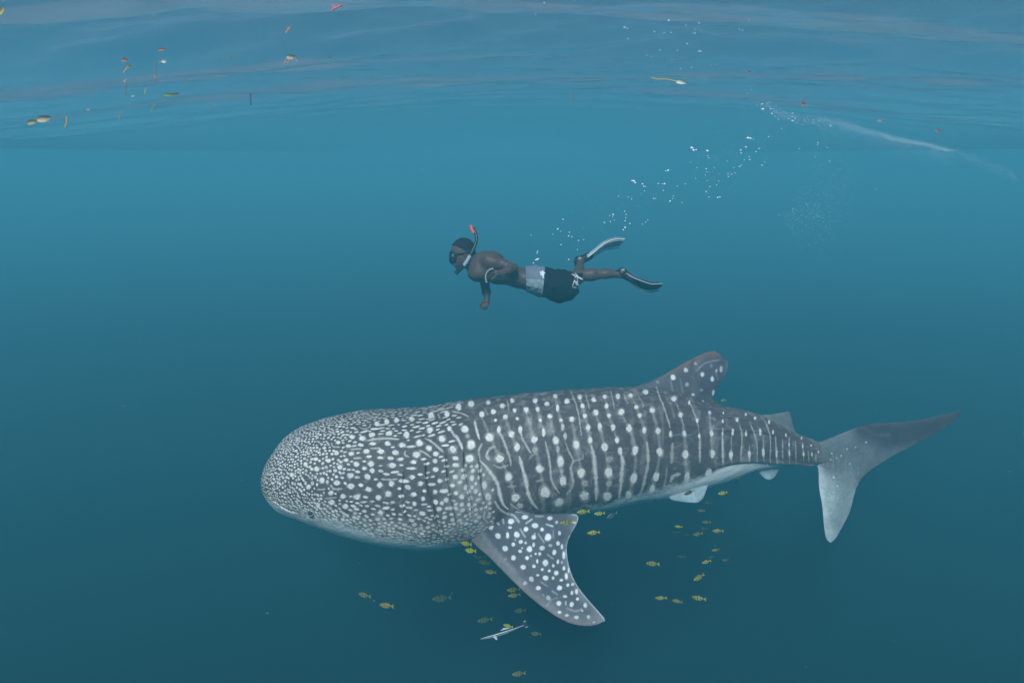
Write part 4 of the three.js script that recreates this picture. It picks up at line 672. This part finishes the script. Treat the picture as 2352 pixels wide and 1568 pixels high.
// slender suckerfish with a dark stripe and a dark tail
{
  const g = named(new THREE.Group(), 'suckerfish'), d = 6.6, A = worldAt(1103, 1467, d), B = worldAt(1210, 1433, d), L = A.distanceTo(B);
  g.position.copy(A).lerp(B, 0.5); g.quaternion.copy(camera.quaternion); g.rotateZ(Math.atan2(34, 107));
  const c = document.createElement('canvas'); c.width = 256; c.height = 64; const x = c.getContext('2d');
  x.fillStyle = 'rgb(215,222,224)'; x.fillRect(0, 0, 256, 64); x.fillStyle = 'rgb(34,42,54)'; x.fillRect(0, 0, 256, 17); x.fillStyle = 'rgb(20,26,36)'; x.fillRect(0, 26, 256, 17);
  const map = canvasTexture(c), hgt = curve([[0, 0.008], [0.05, 0.03], [0.2, 0.062], [0.45, 0.072], [0.7, 0.05], [0.92, 0.024], [1, 0.022]]), pos = [], uv = [], idx = [], R = 30, K = 16;
  const sag = (t) => 0.05 * L * Math.sin(t * 3.1) * -0.35;
  for (let i = 0; i <= R; i++) for (let j = 0; j <= K; j++) { const t = i / R, a = j / K * 6.2832, h = hgt(t) * L; pos.push((t * 0.93 - 0.5) * L, Math.cos(a) * h * 0.55 + sag(t), Math.sin(a) * h * 0.5); uv.push(t, 0.5 + Math.cos(a) * 0.49); }
  for (let i = 0; i < R; i++) for (let j = 0; j < K; j++) { const a = i * (K + 1) + j, b = a + 1, q = a + K + 1; idx.push(a, b, q, b, q + 1, q); }
  part(solid(pos, uv, idx), new THREE.MeshPhysicalMaterial({ map, roughness: 0.4 }), 'body', g);
  const flap = (pts, th, mat, name) => { const s = new THREE.Shape(pts.map(([a, b]) => new THREE.Vector2(a * L, b * L))); const e = new THREE.ExtrudeGeometry(s, { depth: th, bevelEnabled: false }); e.translate(0, 0, -th / 2); return part(e, mat, name, g); };
  const pale = std(0.5, 0.58, 0.62, 0.5), dark = std(0.02, 0.022, 0.03, 0.5);
  flap([[0.41, 0.008], [0.47, 0.075], [0.505, 0.06], [0.49, 0.01], [0.515, -0.045], [0.475, -0.06], [0.41, -0.01]], 0.004, dark, 'tail_fin');
  flap([[0.44, 0.05], [0.475, 0.085], [0.505, 0.062], [0.472, 0.068]], 0.005, pale, 'tail_margin'); flap([[0.44, -0.04], [0.475, -0.066], [0.52, -0.047], [0.47, -0.052]], 0.005, pale, 'tail_margin');
  flap([[-0.24, -0.02], [-0.19, -0.11], [-0.16, -0.10], [-0.17, -0.02]], 0.003, pale, 'pectoral_fin').position.z = 0.012;
  flap([[0.0, -0.03], [0.05, -0.06], [0.16, -0.02]], 0.003, pale, 'anal_fin'); flap([[-0.06, 0.035], [0.02, 0.07], [0.16, 0.025]], 0.003, pale, 'dorsal_fin');
  tag(g, 'slender white suckerfish with a dark stripe and black tail below the pectoral fin', 'fish'); scene.add(shade(g));
}

// ================================================================ bubbles
const bubbleMat = std(0.93, 0.95, 0.95, 0.18, { specularIntensity: 1, clearcoat: 1, clearcoatRoughness: 0.1 });
const bubbleGeo = new THREE.IcosahedronGeometry(1, 3);
function bubbles(list, d, label, group, flat = 0.82, spread = 0.5) {
  for (const [px, py, r] of list) {
    const dd = d + (rnd() - 0.5) * spread, b = named(new THREE.Mesh(bubbleGeo, bubbleMat), 'bubble'), s = r * TX * dd * 0.5;
    b.position.copy(worldAt(px, py, dd)); b.scale.set(s * 1.1, s * flat, s * 1.1); b.rotation.z = (rnd() - 0.5) * 0.7;
    tag(b, label, 'bubble', group); scene.add(shade(b));
  }
}
const z7 = (l) => l.map(([x, y, r]) => [1176 + x / 2, y / 2, r * 0.85]), z5 = (l) => l.map(([x, y, r]) => [(1080 + x / 3.92) * 0.91875, (540 + y / 3.92) * 0.91875, r * 0.36]);
bubbles(z7([[465, 985, 5], [463, 995, 3], [470, 1010, 3], [425, 1022, 4], [520, 1015, 4], [523, 1000, 3], [520, 1045, 5], [512, 1055, 4], [542, 1027, 4], [490, 902, 3], [535, 905, 3], [550, 915, 3], [525, 985, 3], [518, 970, 3], [600, 1030, 3], [615, 1020, 3], [625, 1010, 3], [450, 990, 3]]), 8.9, 'tiny silvery bubble rising from the upper swim fin\'s tip', 'bubbles over the upper swim fin');
bubbles(z5([[1030, 425, 16], [1045, 418, 10], [1015, 430, 9], [1035, 345, 9], [1030, 362, 9], [995, 460, 9], [1033, 495, 10], [1340, 195, 10], [1233, 127, 12], [1348, 160, 8], [1372, 202, 8], [1285, 32, 9], [1340, 425, 9], [1265, 280, 9], [1437, 240, 8], [1487, 232, 7], [1425, 330, 7], [1690, 65, 10], [1750, 55, 8], [970, 187, 6], [1262, 148, 7], [1185, 178, 7]]), 8.4, 'tiny silvery bubble just above the snorkeller\'s back and shorts', 'bubbles above the snorkeller');
bubbles(z7([[827, 680, 9], [835, 690, 7], [846, 688, 5], [560, 832, 8], [566, 840, 6], [552, 830, 5], [718, 783, 6], [707, 785, 4], [898, 693, 7], [1085, 634, 8], [1096, 636, 6], [701, 845, 6]]), 9.3, 'larger clustered silvery bubble in the middle of the rising trail', 'larger clustered bubbles');
bubbles(z7([[900, 715, 3], [905, 725, 3], [893, 775, 4], [895, 790, 3], [890, 805, 3], [897, 830, 3], [910, 857, 4], [893, 880, 4], [905, 905, 3], [950, 832, 3], [940, 850, 3], [945, 907, 5], [955, 905, 4], [600, 845, 5], [605, 857, 5], [613, 857, 3], [608, 877, 3], [672, 843, 4], [690, 845, 3], [695, 875, 4], [652, 912, 4], [660, 912, 3], [728, 922, 3], [738, 912, 3], [742, 900, 3], [725, 925, 4], [760, 855, 3], [782, 930, 3], [797, 845, 3], [820, 745, 2.5], [850, 770, 2.5], [930, 770, 2.5], [845, 820, 2.5]]), 9.3, 'small silvery bubble in the scattered trail behind the swim fins', 'small bubbles of the trail');
bubbles(z7([[1052, 690, 5], [1053, 703, 4], [1075, 675, 5], [1122, 697, 4], [1137, 682, 4], [1093, 733, 4], [1068, 735, 3], [1090, 720, 3], [1150, 760, 4], [1163, 745, 3], [1047, 765, 4], [1055, 758, 3], [993, 800, 3], [995, 812, 4], [1010, 800, 3], [1025, 795, 3], [1020, 770, 3], [990, 740, 3], [1180, 628, 4], [1110, 640, 3], [1320, 683, 3], [1407, 655, 4], [1405, 665, 3], [1450, 678, 3], [1460, 740, 3], [1395, 720, 3], [1240, 590, 3]]), 9.8, 'small silvery bubble nearing the surface beside the foam streak', 'bubbles nearing the surface');
bubbles(z7([[1153, 502, 7], [1150, 478, 5], [1190, 500, 4], [1185, 490, 3], [1195, 522, 5], [1205, 510, 3], [1290, 555, 6], [1288, 535, 4], [1290, 520, 4], [1262, 520, 3], [1270, 545, 3], [1300, 545, 3], [1210, 535, 3], [1225, 548, 3], [1465, 577, 4], [1175, 475, 3]]), 10.5, 'silvery bubble gathered under the surface at the end of the foam streak', 'bubbles under the surface');
// where a line of sight meets the sea surface
function hitSea(px, py) {
  for (let d = 3; d < 60; d += 0.02) { const p = worldAt(px, py, d); if (p.y > seaAt(p.x, p.z)[0]) return d; }
  return 60;
}
// flattened bubbles pressed against the surface
for (const [x, y, r] of [[517, 135, 9], [530, 138, 6], [720, 100, 8], [726, 106, 5], [840, 160, 8], [832, 158, 5], [860, 245, 7], [868, 248, 5], [730, 157, 7], [700, 155, 5], [655, 153, 6], [825, 313, 6], [775, 318, 5], [533, 183, 6], [805, 212, 6], [800, 123, 5], [860, 115, 6], [1060, 148, 6], [1045, 143, 5], [735, 275, 5], [760, 245, 5], [940, 298, 6], [915, 300, 5], [148, 30, 6], [108, 76, 6], [890, 365, 4], [448, 292, 4], [640, 265, 4], [680, 240, 5], [620, 262, 4], [1090, 100, 4], [1120, 405, 4], [1100, 420, 4], [1130, 410, 4], [1085, 435, 4]]) {
  const px = 1176 + x / 2, py = y / 2, d = hitSea(px, py) - 0.05, p = worldAt(px, py, d), b = named(new THREE.Mesh(bubbleGeo, bubbleMat), 'bubble'), s = r * 0.45 * TX * d * 0.5;
  p.y = seaAt(p.x, p.z)[0] - s * 0.3; b.position.copy(p); b.scale.set(s * 1.5, s * 0.35, s * 2);
  tag(b, 'flattened bright bubble pressed against the underside of the waves', 'bubble', 'bubbles pressed against the surface'); scene.add(shade(b));
}
// foam and mist of bubbles too fine to count
{
  const mats = [], m4 = new THREE.Matrix4(), q = new THREE.Quaternion(), g = () => (rnd() + rnd() + rnd() - 1.5) / 0.75;
  const add = (px, py, d, r) => { const s = r * TX * d * 0.5; m4.compose(worldAt(px, py, d), q, V(s, s * 0.9, s)); mats.push(m4.clone()); };
  const streak = path([[1886, 272], [1930, 283], [1990, 300], [2060, 320], [2130, 332], [2185, 347]]);
  for (let k = 0; k < 7000; k++) { const t = Math.pow(rnd(), 0.9), p = streak(t), w = lerp(14, 4, t), below = rnd() < 0.4 ? Math.abs(g()) * 26 : 0; add(p[0] + g() * 16, p[1] + g() * w * 0.5 + below, lerp(10.2, 9.2, t) + g() * 0.25, 0.3 + 0.62 * rnd() * rnd() + (rnd() < 0.03 ? 0.7 : 0)); }
  const near = path([[1750, 236], [1780, 255], [1820, 270], [1886, 280]]);
  for (let k = 0; k < 260; k++) { const p = near(rnd()); add(p[0] + g() * 14, p[1] + g() * 9, 10.3 + g() * 0.3, 0.7 + 1.0 * rnd()); }
  for (let k = 0; k < 1300; k++) add(1905 + g() * 55, 420 + g() * 130, 9.8 + g() * 0.8, 0.35 + 0.7 * rnd() * rnd());
  for (let k = 0; k < 260; k++) add(1850 + g() * 50, 500 + g() * 50, 9.6 + g() * 0.8, 0.55 + 0.7 * rnd());
  for (let k = 0; k < 220; k++) add(1690 + g() * 90, 370 + g() * 80, 9.5 + g() * 0.6, 0.5 + 0.7 * rnd());
  for (let k = 0; k < 120; k++) add(1400 + g() * 90, 480 + g() * 50, 9.0 + g() * 0.5, 0.5 + 0.6 * rnd());
  for (let k = 0; k < 240; k++) { const t = rnd(); add(2200 + t * 140 + g() * 10, 350 + t * 60 + g() * 10, 9.0 + g() * 0.3, 0.6 + 0.5 * rnd()); }
  const im = new THREE.InstancedMesh(new THREE.IcosahedronGeometry(1, 1), bubbleMat, mats.length); mats.forEach((m, i) => im.setMatrixAt(i, m));
  im.name = 'bubble_mist'; im.userData = { kind: 'stuff', label: 'white mist and foam of fine bubbles below the surface', category: 'bubbles' }; im.castShadow = true; scene.add(im);
}
// drifting specks in the water
{
  const im = new THREE.InstancedMesh(new THREE.IcosahedronGeometry(1, 0), std(0.45, 0.5, 0.5, 0.9), 1600), m4 = new THREE.Matrix4(), q = new THREE.Quaternion();
  for (let k = 0; k < 1600; k++) { const d = 1.6 + 8.5 * Math.pow(rnd(), 0.6), s = lerp(0.0006, 0.002, Math.pow(rnd(), 3)) * Math.min(1, d / 4); q.setFromEuler(new THREE.Euler(rnd() * 6, rnd() * 6, rnd() * 6)); const p = worldAt(-200 + rnd() * 2752, -100 + rnd() * 1768, d); if (p.y > seaAt(p.x, p.z)[0] - 0.05) p.y = seaAt(p.x, p.z)[0] - 0.1 - rnd() * 0.5; m4.compose(p, q, V(s * (1 + rnd() * 1.5), s, s)); im.setMatrixAt(k, m4); }
  im.name = 'plankton'; im.userData = { kind: 'stuff', label: 'pale specks drifting in the blue water', category: 'plankton' }; scene.add(im);
}
// ================================================================ weed and leaf fragments floating at the surface
{
  const C = { yellow: std(0.72, 0.50, 0.10, 0.55, { transmission: 0.3 }), green: std(0.42, 0.44, 0.08, 0.55, { transmission: 0.3 }), orange: std(0.70, 0.22, 0.07, 0.6), red: std(0.75, 0.10, 0.06, 0.6), tan: std(0.66, 0.45, 0.28, 0.6), white: std(0.82, 0.78, 0.66, 0.5), dark: std(0.05, 0.035, 0.05, 0.7), brown: std(0.24, 0.10, 0.06, 0.7) };
  // a curled leaf blade with thickness, drawn along measured points
  const ribbon = (pts, w, d0, th = 0.0025) => {
    const cv = new THREE.CatmullRomCurve3(pts.map(([x, y, z = 0]) => eyeSpace(x, y, d0 + z))), N = 18, K = 4, pos = [], uv = [], idx = [], ww = w * TX * d0 * 0.5;
    for (const s of [1, -1]) for (let i = 0; i <= N; i++) for (let j = 0; j <= K; j++) { const t = i / N, p = cv.getPointAt(t), tn = cv.getTangentAt(t), e = j / K * 2 - 1, twist = 0.6 + 1.4 * t, side = V(-tn.y, tn.x, 0).normalize().multiplyScalar(Math.cos(twist * 0.5)).add(V(0, 0, Math.sin(twist * 0.5))), nn = V().crossVectors(tn, side).normalize(), h = ww * Math.pow(Math.sin(Math.PI * clamp(t * 0.92 + 0.06, 0, 1)), 0.6); p.addScaledVector(side, e * h).addScaledVector(nn, s * th * 0.5 + (e * e) * h * 0.35); pos.push(p.x, p.y, p.z); uv.push(t, j / K); }
    const m = K + 1, T = m * (N + 1);
    for (let i = 0; i < N; i++) for (let j = 0; j < K; j++) { const a = i * m + j, b = a + 1, c = a + m, d = c + 1; idx.push(a, b, c, b, d, c, a + T, c + T, b + T, b + T, c + T, d + T); }
    for (let i = 0; i < N; i++) for (const j of [0, K]) { const a = i * m + j, c = a + m; idx.push(a, c, a + T, c, c + T, a + T); }
    return solid(pos, uv, idx);
  };
  const strand = (pts, r, d0) => new THREE.TubeGeometry(new THREE.CatmullRomCurve3(pts.map(([x, y, z = 0]) => eyeSpace(x, y, d0 + z))), 24, r * TX * d0 * 0.5, 7);
  const weed = (label, d, pieces, name = 'weed_fragment') => {
    const g = named(new THREE.Group(), name), geos = pieces.map(([kind, pts, w, col, n]) => [kind === 'r' ? ribbon(pts, w, d) : strand(pts, w, d), C[col], n ?? (kind === 'r' ? 'leaf' : 'stem')]);
    const c = V(); geos[0][0].computeBoundingBox(); geos[0][0].boundingBox.getCenter(c);
    for (const [geo, mat, n] of geos) { geo.translate(-c.x, -c.y, -c.z); part(geo, mat, n, g); }
    g.position.copy(c).applyMatrix4(camera.matrixWorld); g.quaternion.copy(camera.quaternion); tag(g, label, 'weed', 'weed fragments drifting at the surface'); scene.add(shade(g));
  };
  const near = (x, y) => Math.min(hitSea(x, y) - 0.08, 7.5);
  weed('long yellow leaf fragment pinched in the middle, drifting by itself', near(90, 275), [['r', [[63, 284], [75, 278], [84, 276]], 11, 'yellow'], ['r', [[84, 276], [100, 271], [116, 267]], 16, 'tan']]);
  weed('yellow green leaf blade lying flat under the waves', near(392, 216), [['r', [[374, 217], [392, 217], [410, 213]], 7, 'green']]);
  weed('small orange scrap with a trailing brown stem', near(286, 138), [['r', [[279, 139], [285, 137], [292, 136]], 9, 'orange'], ['s', [[284, 140], [283, 146], [286, 150]], 2.2, 'brown']]);
  weed('yellow brown hooked stem hanging straight below an orange scrap', near(290, 158), [['s', [[283, 167], [288, 160], [293, 151], [296, 150]], 3.4, 'yellow'], ['r', [[290, 156], [295, 151], [299, 149]], 6, 'green']]);
  weed('pale curl of weed with a long red brown tail hanging down', near(287, 192), [['r', [[285, 188], [287, 183], [288, 181]], 6, 'white'], ['s', [[287, 183], [289, 192], [287, 204], [288, 218]], 2.6, 'brown']]);
  weed('small white scrap shining beside a thin brown strand', near(376, 139), [['r', [[371, 141], [376, 139], [381, 137]], 10, 'white'], ['s', [[366, 142], [372, 141]], 2, 'tan']]);
  weed('long thin brown strand hanging below a white scrap', near(357, 170), [['s', [[358, 142], [356, 158], [357, 172], [360, 192]], 2.2, 'brown'], ['r', [[355, 172], [357, 178], [357, 182]], 4, 'green']]);
  weed('flat orange scrap at the surface', near(370, 113), [['r', [[363, 115], [370, 113], [380, 110]], 6, 'orange']]);
  weed('tan block of weed with thin orange legs dangling', near(668, 130), [['r', [[658, 131], [666, 130], [678, 128]], 12, 'tan'], ['r', [[664, 129], [670, 128], [676, 127]], 5, 'white'], ['s', [[659, 133], [655, 140], [652, 146]], 2, 'orange'], ['s', [[664, 134], [661, 142], [660, 147]], 1.8, 'orange'], ['s', [[678, 133], [681, 139], [683, 142]], 1.6, 'orange']]);
  weed('forked orange twig floating alone', near(661, 67), [['s', [[656, 75], [661, 68], [667, 62]], 3.2, 'orange'], ['s', [[661, 68], [659, 63], [658, 60]], 2.6, 'brown'], ['r', [[661, 67], [664, 64], [667, 61]], 6, 'tan']]);
  weed('bright red forked strand at the top of the waves', near(774, 17), [['s', [[761, 24], [770, 18], [786, 11]], 3.6, 'red'], ['s', [[763, 16], [773, 16], [786, 12]], 2.4, 'red']]);
  weed('pale yellow leaf edge drifting high in the water', near(3, 22), [['r', [[-4, 34], [2, 24], [5, 16]], 9, 'yellow']]);
  weed('upright brown strand with a pale knob, near the yellow leaf', near(152, 278), [['s', [[152, 268], [152, 280], [148, 292]], 2.8, 'yellow'], ['s', [[153, 272], [154, 284], [154, 296]], 2, 'brown']]);
  weed('thin curved olive strand hanging in the water', near(350, 248), [['s', [[358, 239], [351, 246], [345, 256]], 2.2, 'green']]);
  weed('faint thin olive strand slanting downwards', near(275, 266), [['s', [[280, 255], [275, 265], [271, 276]], 1.8, 'green']]);
  weed('short vertical yellow strand under the waves', near(332, 210), [['s', [[334, 202], [332, 210], [331, 217]], 2.2, 'yellow']]);
  weed('dark vertical strand like a thin stick', near(575, 228), [['s', [[575, 214], [575, 226], [576, 242]], 3.2, 'dark']]);
  weed('tiny tan crumb of weed with a hook', near(202, 252), [['s', [[198, 253], [202, 251], [205, 254]], 2.6, 'tan']]);
  weed('tiny white sliver of weed', near(305, 220), [['r', [[301, 221], [305, 220], [309, 219]], 4, 'white']]);
  weed('small yellow green sliver on the smooth water', near(529, 133), [['r', [[522, 134], [528, 133], [534, 132]], 3.5, 'green']]);
  weed('faint yellow sliver beside the tan block of weed', near(757, 133), [['r', [[750, 135], [757, 132], [763, 131]], 3, 'green']]);
  weed('small pale sliver below the wave ripples', near(482, 245), [['r', [[477, 247], [482, 245], [486, 243]], 3, 'yellow']]);
  weed('glowing cream leaf with a long yellow stalk', near(1565, 188), [['r', [[1553, 187], [1565, 187], [1580, 189]], 11, 'white'], ['s', [[1496, 178], [1512, 182], [1530, 182], [1556, 187]], 2.6, 'yellow']]);
  weed('small orange brown clump near the foam streak', near(1845, 237), [['r', [[1842, 242], [1845, 238], [1849, 238]], 9, 'orange'], ['s', [[1845, 238], [1844, 232], [1846, 227]], 3, 'brown'], ['s', [[1848, 240], [1853, 242], [1858, 242]], 1.6, 'green']]);
  weed('pale leaf scrap close below the rippled surface', near(2024, 277), [['r', [[2016, 278], [2024, 276], [2033, 277]], 5, 'tan']]);
  weed('faint pinkish leaf scrap near the end of the foam', near(2155, 300), [['r', [[2148, 301], [2155, 299], [2162, 301]], 5, 'orange']]);
  weed('tiny red scrap at the surface above the bubbles', near(1721, 164), [['r', [[1716, 165], [1721, 164], [1726, 163]], 3.5, 'red']]);
  weed('faint reddish strand hanging below calm ripples', near(1316, 222), [['s', [[1315, 210], [1316, 222], [1317, 236]], 2, 'brown']]);
}
renderer.render(scene, camera);
